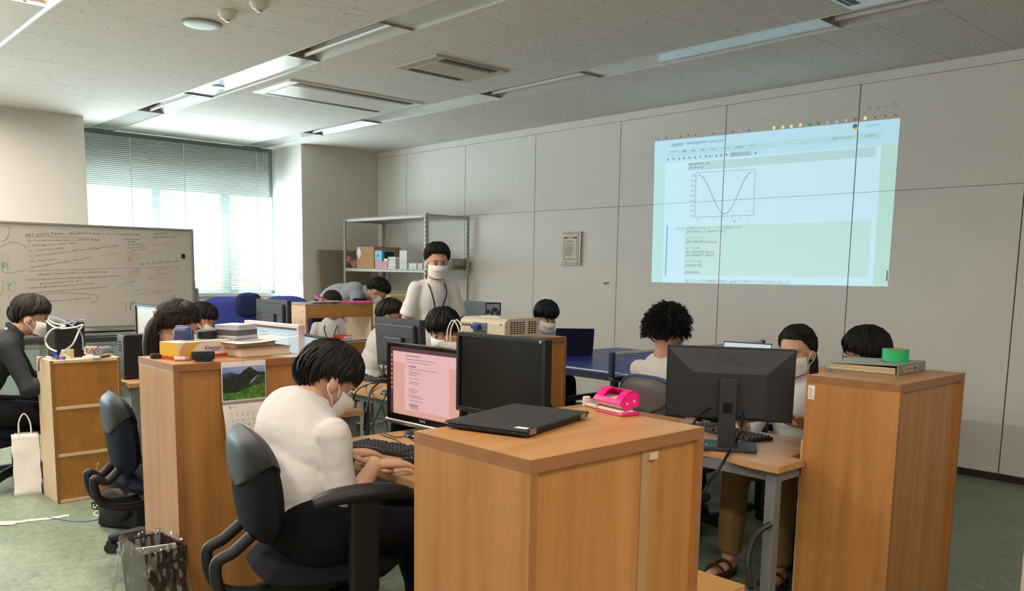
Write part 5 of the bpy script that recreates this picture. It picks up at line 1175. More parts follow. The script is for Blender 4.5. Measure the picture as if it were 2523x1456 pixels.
for i in range(7): x = 1719+i*20.8; y = 543-i*.65; q = aty(x-1.5, y+.5, D); t.text(str(i), frame((q.x, -.0018, q.z), (1, 0, -.03), (0, 0, 1)), size=.024); wline(t, [(x, y-8), (x, y-6)], .0012)
tag(t.build('axis_label', GT, PI_), kind='stuff')
def icons(name, col, e, pts, r=.014, n=12):
    for x, z in pts:
        p = wp(x, z); q = MB().cyl((p[0], -.0016, p[1]), (p[0], -.0003, p[1]), r, n=n); q.build(name, glow('glow_'+name+col, col, e), PI_)
icons('tab_icon', 'e8dfa0', .40, [(1907, 315), (1929, 313), (1950, 311), (1972, 308), (2132, 291)]); icons('tab_icon', '4a74c8', .4, [(1622, 341), (1641, 340), (1845, 321)], .014, 4); icons('tab_icon', '4fa06a', .25, [(1995, 307), (2017, 304)]); icons('tab_icon', 'b45a52', .25, [(2108, 294)], .015, 4)
icons('tab_icon', 'c8d2d8', .25, [(2039, 302), (2062, 300), (2085, 297), (1825, 322)], .011, 6); icons('tab_icon', '9a7a68', .08, [(1677, 336), (1696, 334), (1714, 333), (1757, 329), (1805, 324)], .009, 6); icons('tab_icon', '958d84', .06, [(2156, 289), (2182, 286), (2207, 283)], .009, 5)
icons('python_mark', '5b86b0', .2, [(2107, 311)], .020, 10); icons('python_mark', 'd6cf7a', .3, [(2110, 317)], .017, 10)
t = MB(); wall_text(t, 'localhost', (1877, 297), (1902, 293)); wall_text(t, 'kantanp...', (1763, 330), (1782, 328)); tag(t.build('tab_text', glow('glow_tab', 'b9bdb8', .15), PI_), kind='stuff')
t = MB()
for c, r in (((2143, 267), .016), ((2205, 259), .017)): x, z = wp(*c); t.tube([(x+r*math.cos(a), -.001, z+r*math.sin(a)) for a in [2*PI*i/16 for i in range(16)]], .0018, 4, closed=True)
x, z = wp(2164, 264); t.tube([(x-.011, -.001, z-.014), (x+.011, -.001, z-.014), (x+.011, -.001, z+.006), (x-.011, -.001, z+.006)], .0018, 4, closed=True); x, z = wp(2184, 262); t.box(x-.010, -.0016, z-.0015, x+.010, -.0004, z+.0015).box(x-.0015, -.0016, z-.010, x+.0015, -.0004, z+.010)
tag(t.build('browser_icon', glow('glow_icon', 'a8a49b', .05), PI_), kind='stuff')
t = MB()
for x, y in ((1646, 393), (1660, 392), (1674, 391), (1686, 390), (1699, 389), (1713, 388), (1726, 386), (1739, 385), (1765, 384), (1777, 383), (1790, 381), (1862, 377)):
    a, c = wp(x, y); t.box(a-.008, -.0018, c-.008, a+.008, -.001, c+.008)
tag(t.build('toolbar_icon', glow('glow_tool', '8fa6ae', .16), PI_), kind='stuff')
a, c = wp(1808, 545); MB().add([(a, -.0018, c+.018), (a+.012, -.0018, c-.006), (a+.002, -.0018, c-.014)], [(0, 2, 1)]).build('pointer', GT, PI_)
# certificate and tag
A = thing('certificate', 'bordered award certificate in a clear frame on the back wall', 'certificate', (-6.332, D, 1.505)); w, h = .262, .34
MB().box(.0, -.022, .025, w-.035, -.012, h-.03).build('paper', mat('certificate_paper', 'e9e2d6', .6), A)
b = MB(); x0, x1, z0, z1 = .018, w-.053, .048, h-.055
for q in ((x0, z0, x1, z0+.009), (x0, z1-.009, x1, z1), (x0, z0, x0+.009, z1), (x1-.009, z0, x1, z1), (x0, z1-.012, x0+.05, z1+.006), (x1-.05, z1-.012, x1, z1+.006)): b.box(q[0], -.0226, q[1], q[2], -.0219, q[3])
b.build('border', mat('border_gold', 'c08a55', .5), A)
t = MB(); t.text('\u8868 \u5f70 \u72b6', frame((.058, -.0226, .232), (1, 0, 0), (0, 0, 1)), fit=.085)
R = random.Random(5)
for i in range(8): t.box(.04, -.0226, .205-i*.0145-(.008 if i > 0 else 0), .04+R.uniform(.09, .125), -.0222, .2095-i*.0145-(.008 if i > 0 else 0))
t.text('\u7406 \u4e8b \u9577', frame((.075, -.0226, .062), (1, 0, 0), (0, 0, 1)), fit=.07); t.build('lettering', mat('print_brown', '4a4038', .7), A)
MB().box(-.01, -.024, 0, w, -.0, h).build('acrylic_block', glass_mat('acrylic', (.96, .97, .97), .05), A)
for q in ((-.012, -.004, w+.004, .006), (-.012, h-.006, w+.004, h+.004)): MB().box(q[0], -.026, q[1], q[2], -.001, q[3]).build('frame_edge', mat('frame_clear_grey', 'a7a29b', .2, .4), A)
MB().box(w-.018, -.030, .008, w, -.004, h-.008).build('frame_spine', mat('frame_bright', 'dcdad6', .15, .3), A); MB().box(w-.034, -.026, .01, w-.019, -.002, h-.01).build('frame_dark_strip', mat('frame_dark', '5f6264', .3), A)  # bright spine, and a solid dark grey strip beside it
one('paper_tag', MB().box(-.035, -.002, -.012, .035, 0, .012, M=rot(-.12, 'Y')), mat('tag_orange', 'b98a66', .7, var=.3, vs=60), 'small torn orange tag stuck on the back wall', 'tag', (-5.72, D-.0005, 1.32))

# ================================================================ metal rack with its load
RX0, RX1, RY0, RY1, RH = -9.62, -7.84, 5.86, 6.50, 2.07
RK = mat('rack_ivory', 'c6c1b2', .45); HOLE = mat('hole_dark', '6d685c', .8)
A = thing('shelving_rack', 'tall ivory slotted angle rack by the column', 'rack', (0, 0, 0))
for x, sx in ((RX0, 1), (RX1, -1)):
    for y, sy in ((RY0, 1), (RY1, -1)):
        m = MB().box(min(x, x+sx*.04), min(y, y+sy*.003), 0, max(x, x+sx*.04), max(y, y+sy*.003), RH).box(min(x, x+sx*.003), min(y, y+sy*.04), 0, max(x, x+sx*.003), max(y, y+sy*.04), RH)
        o = m.build('post', RK, A); hm = MB()
        for i in range(40):
            z = .05+i*.05; hm.box(x+sx*.015-.006, min(y-.0008*sy, y+.0002), z, x+sx*.015+.006+.006, max(y-.0008*sy, y+.0002), z+.02); q = x-.0008*sx; hm.box(min(q, x), y+sy*.012, z+.01, max(q, x), y+sy*.026, z+.03)
        tag(hm.build('slot', HOLE, o), kind='stuff')
for z in (2.05, 1.425, .78, .12):
    MB().box(RX0+.004, RY0+.004, z-.03, RX1-.004, RY0+.008, z+.008).box(RX0+.004, RY1-.008, z-.03, RX1-.004, RY1-.004, z+.008).box(RX0+.004, RY0+.004, z-.03, RX0+.008, RY1-.004, z+.008).box(RX1-.008, RY0+.004, z-.03, RX1-.004, RY1-.004, z+.008).box(RX0+.004, RY0+.004, z-.002, RX1-.004, RY1-.004, z+.002).build('shelf_board', RK, A)
for x in (RX0+.045, RX1-.045):
    for y in (RY0-.001, RY1+.001): MB().box(x-.04, y-.001, 2.02, x+.04, y+.001, 2.06).build('corner_plate', mat('plate_blue_grey', '8f9aa0', .4), A)
def boxpx(name, label, px0, px1, pyt, depth, m, zb=1.4285, yf=5.89, group=None, cat='box', parts=None):
    """carton standing on a rack board: its -y face spans px0..px1 at the front edge yf"""
    a, b = aty(px0, 650, yf), aty(px1, 650, yf); z1 = aty((px0+px1)/2, pyt, yf).z
    A = thing(name, label, cat, (a.x, yf, zb), 0, group); w, h = b.x-a.x, z1-zb
    MB().box(0, 0, 0, w, depth, h).build('carton', m, A, .002); MB().box(0.002, depth*.5-.002, h, w-.002, depth*.5+.002, h+.001).build('seam', mat('seam_dark', '6f5a42', .8), A)
    if parts: parts(A, w, depth, h)
    return A
def dia(A, w, d, h):
    for s, m, l in ((.07, mat('mark_red', 'b04a44', .6), .0006), (.058, WHITE, .001)): MB().prism([(0, -s*1.45), (s, 0), (0, s*1.45), (-s, 0)], 0, l, M=frame((.055, -.0002, h*.72), (1, 0, 0), (0, 0, 1))).build('label_mark', m, A)
boxpx('cardboard_box', 'large brown cardboard box with red diamond label on the rack', 879, 921, 608, .40, CARD, parts=dia)
PAT = mat('pink_dots', 'e3c4c4', .7)
def dots(A, w, d, h):
    m = MB()
    for i in range(9):
        for j in range(5):
            m.cyl((w*(.06+.11*i), -.0006, h*(.1+.2*j)), (w*(.06+.11*i), .0005, h*(.1+.2*j)), .0085, n=6)
    for i in range(8):
        for j in range(5): m.cyl((w-.0005, d*(.07+.12*i), h*(.1+.2*j)), (w+.0006, d*(.07+.12*i), h*(.1+.2*j)), .0085, n=6)
    tag(m.build('pattern', mat('dot_red', 'c9606a', .7), A), kind='stuff')
A = boxpx('patterned_box', 'white box with pink dotted pattern on the rack, under the blue carton', 924, 954, 644, .20, PAT, yf=5.88, parts=dots); ztop = aty(939, 644, 5.88).z
def winpart(A, w, d, h): MB().box(w*.35, -.0006, h*.42, w*.60, .0005, h*.62).build('logo', mat('mark_navy', '2b4a66', .5), A); MB().box(w-.0005, d*.2, h*.1, w+.0007, d*.95, h*.9).build('window', BLACKG, A)
boxpx('blue_box', 'light blue carton with a black window on the pink dotted box', 923, 941, 617, .19, mat('box_blue', '5aa7d2', .45), zb=ztop+.0015, yf=5.90, parts=winpart)
boxpx('small_box', 'small white box beside the light blue carton', 946, 960, 637, .07, WHITE, zb=ztop+.0015, yf=5.885)
WB = mat('carton_white', 'dcdad6', .6); ng = 'white cartons on the rack'
def stack(x0, x1, rows, dep, what, yf=5.885):
    a, b = aty(x0, 650, yf), aty(x1, 650, yf); z = 1.4285
    for i in range(rows):
        A = thing('white_carton', what % ('lowest', 'second', 'third', 'fourth', 'fifth', 'sixth')[i], 'box', (a.x+.004*(i % 2), yf, z), 0, ng); w = b.x-a.x
        MB().box(0, 0, 0, w, dep, .036).build('carton', WB, A, .0015); MB().box(-.0004, -.0004, .022, w+.0004, dep, .0228).build('lid_line', mat('line_grey', '9b9994', .8), A); z += .0372
stack(955.5, 974, 4, .18, 'white carton, %s of the stack right of the pink dotted box')
stack(984, 1002, 6, .22, 'white carton, %s of the tallest white stack on the rack')
stack(1007, 1026, 2, .2, 'white carton, %s of the low stack on the rack')
stack(1029, 1040, 2, .2, 'white carton, %s of the short stack beside the standing tutor')
GB = mat('storage_grey', '9c978d', .6)
def boxside(name, label, px0, px1, pyt, m, zb=1.4285, xf=RX1-.03, dep=.3, parts=None):
    """carton inside the rack whose +x face spans px0..px1"""
    a, b = atx(px0, 660, xf), atx(px1, 660, xf); y0 = max(a.y, RY0+.02); y1 = min(b.y, RY1-.01); z1 = atx((px0+px1)/2, pyt, xf).z; A = thing(name, label, 'box', (xf-dep, y0, zb))
    MB().box(0, 0, 0, dep, y1-y0, z1-zb).build('carton', m, A, .002); MB().box(.0, -.0005, (z1-zb)*.8, dep+.0008, y1-y0+.0005, (z1-zb)*.82).build('lid_line', mat('line_grey', '9b9994', .8), A)
    if parts: parts(A, dep, y1-y0, z1-zb)
    return z1
def lett(A, w, d, h):
    t = MB()
    for s, z in (('\u2460 7/02-06/2-1-2', .58), ('Compatibility', .36), ('(not memory)', .18)): t.text(s, frame((w+.0015, d*.10, h*z), (0, 1, 0), (0, 0, 1)), fit=d*.8, shear=.2)
    tag(t.build('lettering', mat('print_dark2', '3d3c3c', .7), A), kind='stuff')
zz = boxside('storage_box', 'lower grey storage box with handwritten label at the right of the rack', 1113, 1152, 652, GB, parts=lett)
boxside('storage_box', 'upper plain grey storage box at the right of the rack', 1113, 1152, 637, GB, zb=zz+.0012)
boxside('small_box', 'cream small box left of the grey storage boxes', 1092, 1111, 663, WHITE, dep=.2)
m = MB()
for i in range(6): m.sph((.05*math.cos(i*2.1), .05*math.sin(i*2.1), .05+.03*(i % 3)), (.06, .05, .05), 10, 7)
o = one('plastic_bag', m, mat('bag_pink', 'c98a92', .35, var=.3, vs=20), 'pink plastic bag at the left end of the rack board', 'bag', (aty(866, 650, 6.0).x, 6.02, 1.4285+.0)); remesh(o, .012, 3)
one('brown_panel', MB().box(0, 0, 0, .03, .78, 1.66, M=rot(math.radians(-3), 'Y')), mat('panel_brown', '8f8172', .7), 'tall dull brown panel leaning on the column behind the rack', 'panel', (-9.76, 5.62, 0.004))
# lower boards
zb = .7825
boxpx('cardboard_box', 'open brown cardboard box on the second rack board, left', 858, 884, 712, .35, CARD, zb=zb, yf=5.9)
boxpx('cardboard_box', 'wide brown cardboard box on the second rack board, middle', 896, 968, 752, .45, mat('card_dark', '8a6b48', .8, var=.08, vs=9), zb=zb, yf=5.9)
boxpx('cardboard_box', 'small brown carton on the second rack board beside the standing tutor', 988, 1006, 750, .25, CARD, zb=zb, yf=5.9)
zq = aty(932, 752, 5.9).z
one('paper_tray', MB().box(0, 0, 0, .36, .30, .012).box(0, 0, .012, .01, .3, .06).box(.35, 0, .012, .36, .3, .06).box(0, .29, .012, .36, .3, .06), mat('tray_grey', '8d8b88', .4), 'grey paper tray on the wide cardboard box', 'tray', (aty(940, 740, 6.0).x-.02, 6.02, zq+.002))
m = MB(); m.prism([(0, 0), (.20, 0), (.125, .16), (.075, .16)], 0, .12, M=rot(PI/2, 'X'))
one('metal_hood', m, mat('hood_metal', 'b9b9b9', .3, .6), 'bright folded metal hood lying on the cartons', 'hood', (aty(976, 745, 5.95).x, 6.12, zq+.0015), .2)
A = thing('cream_locker', 'cream metal locker behind the student with brown glasses', 'locker', (-7.9, 5.16, 0)); LC = mat('locker_cream', 'd4c08e', .5)
MB().box(0, 0, .03, .36, .5, 1.15).build('body', LC, A, .004); MB().box(.361, .02, .06, .368, .48, 1.13).build('door', LC, A, .002); MB().box(.02, .02, 0, .34, .48, .03).build('plinth', BLACK, A); MB().box(.368, .06, .6, .378, .075, .7).build('handle', STEEL, A)
# sheet with printed signs near the standing tutor
p = atx(982, 800, -7.528); A = thing('notice_sheet', 'white sheet with black wavy marks on the cream locker door', 'sheet', (-7.5285, p.y, p.z), PI/2)
MB().box(-.085, -.003, -.11, .085, .0, .08).build('sheet', WHITE, A); t = MB()
for j in range(3): t.tube([(-.07+.14*i/24, -.0045, .04-.045*j+.012*math.sin(i*1.3)) for i in range(25)], .003, 4)
t.build('marks', INK, A)

# ================================================================ projector, towers, table tennis table
PB = mat('projector_beige', 'c9bda6', .4)
A = thing('projector', 'beige video projector standing on the cabinet behind the blank monitor', 'projector', (-3.935, 3.20, 1.04), math.radians(3)); w, d, z0, z1 = .375, .285, .014, .118
b = MB(); 
pf = [(0, z0), (d, z0+.002), (d, z1-.02), (d*.9, z1), (.03, z1-.002), (0, z1-.022)]
rx = Mx(((0, 0, 1, 0), (1, 0, 0, 0), (0, 1, 0, 0), (0, 0, 0, 1)))
b.prism(pf, .0, w, M=rx).build('housing', PB, A, .012)
MB().box(.012, -.004, .025, .115, .003, .088).build('port_panel', mat('port_grey', 'b5ad9c', .5), A, .002)
MB().box(.118, -.005, .025, .23, .003, .088).build('port_panel', mat('port_dark', '5a6a66', .5), A, .002)
p = MB()
for i in range(4): p.cyl((.028+i*.020, -.006, .070), (.028+i*.020, .0, .070), .007, n=12)
for i in range(5): p.cyl((.130+i*.022, -.007, .038), (.130+i*.022, .0, .038), .0065, n=12)
p.build('port', BLACK, A)
MB().box(.125, -.035, .050, .185, -.002, .078).build('plug', mat('vga_blue', '1f2f8f', .4), A, .006)
MB().cyl((.345, -.001, .085), (.345, -.0045, .085), .004, n=10).build('indicator', BLACK, A)
MB().text('EPSON', frame((.27, -.0012, .034), (1, 0, 0), (0, 0, 1)), fit=.062).build('logo', PLW, A)
g = MB()
for i in range(9):
    for j in range(6):
        if i == 5: continue
        g.box(w-.002, .045+i*.025, .028+j*.0125, w+.0012, .063+i*.025, .0345+j*.0125)
tag(g.build('vent_slot', BLACK, A), kind='stuff')
f = MB()
for x, y in ((.04, .04), (w-.04, .04), (w/2, d-.04)): f.cyl((x, y, 0), (x, y, .018), .012, n=10)
tag(f.build('foot', BLACK, A), kind='stuff'); MB().lathe([(.045, 0), (.045, .02), (.035, .022), (.033, .012)], (0, 0, 0), 24, M=T(.26, d-.002, .068) @ rot(-PI/2, 'X')).build('lens', BLACKG, A)
tp = MB().box(.11, .06, z1-.002, .27, .10, z1+.003); tp.build('button_pad', mat('pad_beige', 'ddd3bf', .4), A, .002)
desk('side desk carrying the grey computer by the back wall', -5.55, 4.36, -4.99, 4.72, .74)
A = thing('computer_tower', 'grey-blue computer tower with a fan on its rear, by the back wall', 'computer', (-5.42, 4.39, .74), math.radians(2)); w, d, h = .32, .165, .435
MB().box(0, 0, 0.01, w, d, h).build('case', mat('case_slate', '59616a', .5), A, .004)
MB().box(w, .006, .015, w+.003, d-.006, h-.006).build('rear_plate', STEEL, A)
MB().box(w+.001, 0, .01, w+.006, .008, h).box(w+.001, d-.008, .01, w+.006, d, h).box(w+.001, 0, h-.01, w+.006, d, h).build('rear_rim', BLACK, A)
q = MB().cyl((w+.002, .10, h-.09), (w+.0045, .10, h-.09), .05, n=24).build('fan_opening', BLACK, A)
r = MB()
for rr in (.016, .034, .05): r.tube([(w+.005, .10+rr*math.cos(t), h-.09+rr*math.sin(t)) for t in [2*PI*i/24 for i in range(24)]], .002, 4, closed=True)
for i in range(4): t = PI/4*(2*i+1); r.tube([(w+.005, .10, h-.09), (w+.005, .10+.05*math.cos(t), h-.09+.05*math.sin(t))], .0025, 4)
r.cyl((w+.004, .10, h-.09), (w+.006, .10, h-.09), .014, n=14); r.build('fan_grille', STEEL, A)
MB().box(w+.002, .015, h-.085, w+.005, .042, h-.055).build('socket', BLACK, A); MB().box(w+.002, .012, .14, w+.005, .05, .22).build('port_panel', DARKG, A)
fm = MB()
for x in (.03, w-.03):
    for y in (.03, d-.03): fm.cyl((x, y, 0), (x, y, .012), .012, n=8)
tag(fm.build('foot', BLACK, A), kind='stuff')
# table tennis table
TB = mat('table_blue', '1c2f7e', .35); LN = mat('line_white', 'd5d6dc', .5); TF = mat('table_frame_black', '151518', .4)
A = thing('table_tennis_table', 'blue table tennis table along the back wall', 'table', (-4.95, 4.335, 0)); Lx, Ly, h = 2.74, 1.525, .76
for i in (0, 1): MB().box(i*Lx/2+(.002 if i else 0), 0, h-.022, (i+1)*Lx/2-(0 if i else .002), Ly, h).build('tabletop', TB, A, .002)
m = MB()
for a in ((0, 0, Lx, .02), (0, Ly-.02, Lx, Ly), (0, 0, .02, Ly), (Lx-.02, 0, Lx, Ly), (0, Ly/2-.0015, Lx, Ly/2+.0015)): m.box(a[0], a[1], h-.0002, a[2], a[3], h+.0008)
m.box(-.0006, -.0006, h-.006, Lx+.0006, .001, h); m.build('line', LN, A)
MB().box(.03, .012, h-.062, Lx-.03, .03, h-.022).box(.03, Ly-.03, h-.062, Lx-.03, Ly-.012, h-.022).box(.02, .012, h-.062, .04, Ly-.012, h-.022).box(Lx-.04, .012, h-.062, Lx-.02, Ly-.012, h-.022).build('apron', TF, A)
for x in (.42, Lx/2-.22, Lx/2+.22, Lx-.42):
    for y in (.14, Ly-.14): MB().box(x-.022, y-.022, .03, x+.022, y+.022, h-.03).build('leg', TF, A, .003)
for y in (.14, Ly-.14):
    MB().box(.42, y-.018, .26, Lx-.42, y+.018, .31).build('stretcher', TF, A, .003); MB().tube([(Lx/2-.2, y, .62), (Lx/2+.02, y, .40), (Lx/2+.2, y, .30)], .016, 8).build('folding_strut', TF, A)
for x in (.42, Lx-.42):
    MB().box(x-.018, .14, .42, x+.018, Ly-.14, .46).build('cross_tie', TF, A)
for x in (.42, Lx/2-.22, Lx/2+.22, Lx-.42):
    for y in (.14, Ly-.14): MB().cyl((x, y-.012, .028), (x, y+.012, .028), .028, n=12).build('caster', DARKG, A)
N_ = thing('table_tennis_net', 'blue table tennis net clamped across the blue table', 'net', (-4.95+Lx/2, 4.335, h)); y0, y1 = -.15, Ly+.15
for y in (y0, y1):
    MB().box(-.018, y-.014, -.01, .018, y+.014, .156).build('post', mat('net_post', '1a2342', .4), N_, .004)
    MB().box(-.03, min(y, y*0+(0 if y < 0 else Ly)), -.03, .03, max(y, 0 if y < 0 else Ly), -.012 if False else -.004).build('clamp', TF, N_, .003)
MB().text('TSP', frame((-.026, -.1515, -.026), (1, 0, 0), (0, 0, 1)), size=.022).build('logo', PLW, N_)
MB().box(-.008, y0, .138, .008, y1, .1525).build('tape', PLW, N_)
nm = MB(); k = 0
for i in range(int((y1-y0)/.0155)+1): nm.box(-.001, y0+i*.0155-.0012, .004, .001, y0+i*.0155+.0012, .140)
for j in range(9): nm.box(-.001, y0, .006+j*.0155, .001, y1, .0084+j*.0155)
tag(nm.build('mesh', mat('net_blue', '3a4fa0', .7), N_), kind='stuff')
def open_laptop(label, loc, rz, w, d, hh, ang, body, scr, lidm):
    A = thing('laptop', label, 'laptop', loc, math.radians(rz)); MB().box(-w/2, -d, .002, w/2, 0, .014).build('base', body, A, .002); k = MB()
    for r in range(5):
        for c in range(13): k.box(-w*.44+c*w*.068, -.045-r*.019, .0138, -w*.44+c*w*.068+w*.058, -.030-r*.019, .0155)
    tag(k.build('keys', BLACK, A), kind='stuff')
    q = dict(loc=(0, .002, .013), rot=(math.radians(ang), 0, 0)); MB().box(-w/2, 0, 0, w/2, .005, hh).build('lid', lidm, A, .002, **q); MB().box(-w/2+.003, -.0012, .003, w/2-.003, 0, hh-.003).build('bezel', BLACK, A, **q); MB().box(-w/2+.009, -.002, .014, w/2-.009, -.001, hh-.010).build('screen', scr, A, **q); return A, q
p = atz(1385, 873, .76)
open_laptop('open dark navy laptop seen from behind at the left end of the blue table', (-4.66, 4.97, .7612), 232, .31, .21, .215, -14, BLACK, emi('scr_lap', 'cfd6da', .5), mat('lid_navy', '171c33', .35))
A, q = open_laptop('open silver laptop showing a landscape picture on the blue table', (-3.02, 4.86, .7612), 14, .33, .225, .22, -12, mat('laptop_silver', 'c3c3c6', .3, .6), emi('scr_sky', 'c9d3d8', .55), mat('laptop_silver', 'c3c3c6', .3, .6))
MB().prism([(-.05, .05), (.15, .05), (.15, .11), (.11, .135), (.06, .14), (.02, .155), (-.01, .12)], .0022, .0024, M=frame((0, 0, 0), (1, 0, 0), (0, 0, 1))).build('picture', emi('scr_cliff', '3c4a3c', .2), A, **q)
# black tower, box and tangle at far left
A = thing('computer_tower', 'black computer tower with a red mark on the far left desk', 'computer', (-5.72, 1.80, .70), math.radians(3)); w, d, h = .125, .36, .285
MB().box(0, 0, .008, w, d, h).build('case', BLACK, A, .004); MB().box(.012, -.004, .02, w-.012, .0, h-.012).build('front_panel', DARKG, A, .002); MB().box(.045, -.0055, .125, .075, -.0035, .137).build('mark', mat('mark_red2', 'a3262f', .4), A)
s = MB()
for i in range(4): s.box(.03, -.005, h-.05-.018*i, w-.04, -.0035, h-.042-.018*i)
s.build('drive_slot', BLACKG, A); MB().box(.055, -.005, .05, .062, -.0035, .09).build('port', STEEL, A)
fm = MB()
for x in (.02, w-.02):
    for y in (.03, d-.03): fm.cyl((x, y, 0), (x, y, .01), .01, n=8)
tag(fm.build('foot', BLACK, A), kind='stuff')
A = thing('speaker_cube', 'black cube shaped speaker box under the cable coil on the cream shelf', 'speaker', (-5.745, 1.40, .863), math.radians(2)); MB().box(0, 0, .004, .17, .165, .215).build('cabinet', BLACK, A, .004); MB().box(.01, -.004, .012, .16, .0, .205).build('front_cloth', mat('speaker_cloth', '2e2d2b', .95), A, .003)
fm = MB()
for x in (.02, .15):
    for y in (.02, .145): fm.cyl((x, y, 0), (x, y, .006), .01, n=8)
tag(fm.build('foot', BLACK, A), kind='stuff')
CW = mat('cable_white', 'd9d2c6', .5); CG = mat('cable_grey_blue', '8e92a6', .5); CBL = mat('cable_blue', '2a3578', .5)
def cable(name, label, pts, r, m, n=6, k=6): return one(name, MB().tube(smooth_path(pts, k), r, n), m, label, 'cable')
def az2(px, py, dz=0): return None
def ptd(l, d): return [atd(x, y, d+(dd if len(t) > 2 else 0)) for t in l for x, y, dd in [(t[0], t[1], t[2] if len(t) > 2 else 0)]]
cable('power_cable', 'white cable looped over the black speaker box', ptd([(114, 790), (128, 802), (150, 809), (185, 806), (204, 800), (195, 815), (178, 850)], 4.86)+[V((-5.56, 1.43, .90)), V((-5.552, 1.42, .869))], .0055, CW)
cable('power_cable', 'cream cable hanging at the left of the black speaker box', ptd([(118, 784), (130, 795), (160, 803), (150, 806, -.02), (128, 812, -.03), (114, 830, -.02), (113, 845), (122, 858, -.02), (140, 866, -.03)], 4.88), .0055, CW)
cable('network_cable', 'grey blue cable coil on top of the black speaker box', ptd([(120, 781), (140, 784), (165, 795), (185, 806), (194, 812), (203, 830), (205, 850), (205, 862)], 4.87), .0045, CG)
cable('network_cable', 'grey cable crossing the coil on the black speaker box', ptd([(121, 786), (140, 787), (158, 798), (175, 793), (192, 784), (186, 795), (178, 800)], 4.87), .004, CG)
cable('network_cable', 'pale cable running over the top right of the speaker box', ptd([(150, 797), (175, 795), (200, 788), (210, 789)], 4.9), .004, CG)
A = thing('tape_roll', 'cream roll of wide tape before the black speaker box', 'tape', (-5.53, 1.455, .863)); MB().lathe([(.034, 0), (.034, .055), (.028, .055), (.026, .01)], n=24).build('tape', mat('tape_cream', 'd8cba4', .6), A)
A = thing('adapter_strap', 'navy blue strap and connector lying at the left corner of the cream shelf', 'strap', (-5.555, 1.375, .863)); MB().tube(smooth_path([(-.05, 0, .012), (-.02, .01, .03), (.015, .01, .035), (.04, .02, .012), (.07, .05, .01)], 5), .012, 6, flat=.5).tube(smooth_path([(.02, .005, .06), (.03, .012, .03), (.05, .02, .006)], 5), .014, 6, flat=.5).build('strap', mat('strap_navy', '222c78', .6), A)
MB().box(-.05, -.025, 0, .01, .0, .015).build('connector', PLW, A, .003); MB().tube(smooth_path([(-.05, -.02, .01), (-.06, -.05, .004), (-.035, -.065, -.03), (-.035, -.066, -.07)], 5), .004, 6).build('lead', mat('lead_dark', '3a2f4a', .6), A)
A = thing('steel_can', 'brushed metal can lying at the right of the cream shelf top', 'can', (-5.50, 1.645, .863+.0335), math.radians(40)); m = MB(); m.cyl((0, -.05, 0), (0, .06, 0), .033, n=24); m.build('can', STEEL, A); MB().cyl((0, -.052, 0), (0, -.05, 0), .034, n=24).build('rim', GREYM, A)
m = MB(); R = random.Random(12)
for i in range(8):
    c = V((-.02+.045*R.random(), R.uniform(-.03, .03), .02)); m.tube([c+V((.028*math.cos(t)*(1+.3*R.random()), .022*math.sin(t), .022*math.sin(t*2+i)+.01)) for t in [2*PI*j/14 for j in range(14)]], .004, 5, closed=True)
one('cable_bundle', m, mat('cable_taupe', 'b7a296', .6), 'tangled taupe cord bundle between the speaker box and the metal can', 'cable', (-5.52, 1.585, .878))
one('connector', MB().box(-.05, -.012, 0, .05, .012, .016), PLW, 'white plug lying in front of the cord bundle on the cream shelf', 'connector', (-5.465, 1.57, .863), .9, bevel=.004)

# ================================================================ bags, bin, floor things
def paper_bag(label, loc, rz, w, d, h, handles=True, m=None):
    A = thing('paper_bag', label, 'bag', loc, math.radians(rz)); b = MB(); R = random.Random(int(w*1000))
    def f(u, v):
        pts = [(-w/2, -d/2), (0, -d/2), (w/2, -d/2), (w/2, 0), (w/2, d/2), (0, d/2), (-w/2, d/2), (-w/2, 0)]; a = u*8; i = int(a) % 8; t = a-int(a); p = V(pts[i]).lerp(V(pts[(i+1) % 8]), t)
        k = 1-.0*v; pin = 1-.35*v if i in (2, 3, 6, 7) and abs(p.y) < d/2-.001 else 1; n = nz.noise(V((p.x*9, p.y*9, v*4+w)))*.008
        return (p.x*(1-.02*v*0)*(pin if abs(p.x) > w/2-.001 else 1)+n, p.y*(1-.3*v)+n, h*v)
    b.grid(f, 32, 14, wrap=True); b.box(-w/2+.004, -d/2+.004, 0, w/2-.004, d/2-.004, .004)
    o = b.build('bag', m or WHITE, A); s = o.modifiers.new('thickness', 'SOLIDIFY'); s.thickness = .0012
    if handles:
        for sy in (-1, 1): MB().tube(smooth_path([(-w*.22, sy*d*.33, h-.03), (-w*.20, sy*d*.33, h+.07), (0, sy*d*.36, h+.125), (w*.20, sy*d*.33, h+.07), (w*.22, sy*d*.33, h-.03)], 6), .0045, 6).build('handle', WHITE, A)
    return A
paper_bag('tall crumpled white paper bag standing left of the cream shelf', (-5.80, 1.262, 0), 75, .15, .08, .39)
paper_bag('white paper bag with loop handles behind the monitor with the pink page', (-3.72, 2.985, .7002), 30, .17, .08, .325, m=mat('bag_grey_white', 'cfc6bf', .7))
paper_bag('white paper bag on the floor behind the empty office chair', (-4.72, 1.80, 0), 20, .24, .10, .30, True)
paper_bag('pale paper bag on the floor under the right desk', (-2.72, 3.28, 0), 10, .22, .10, .30, False)
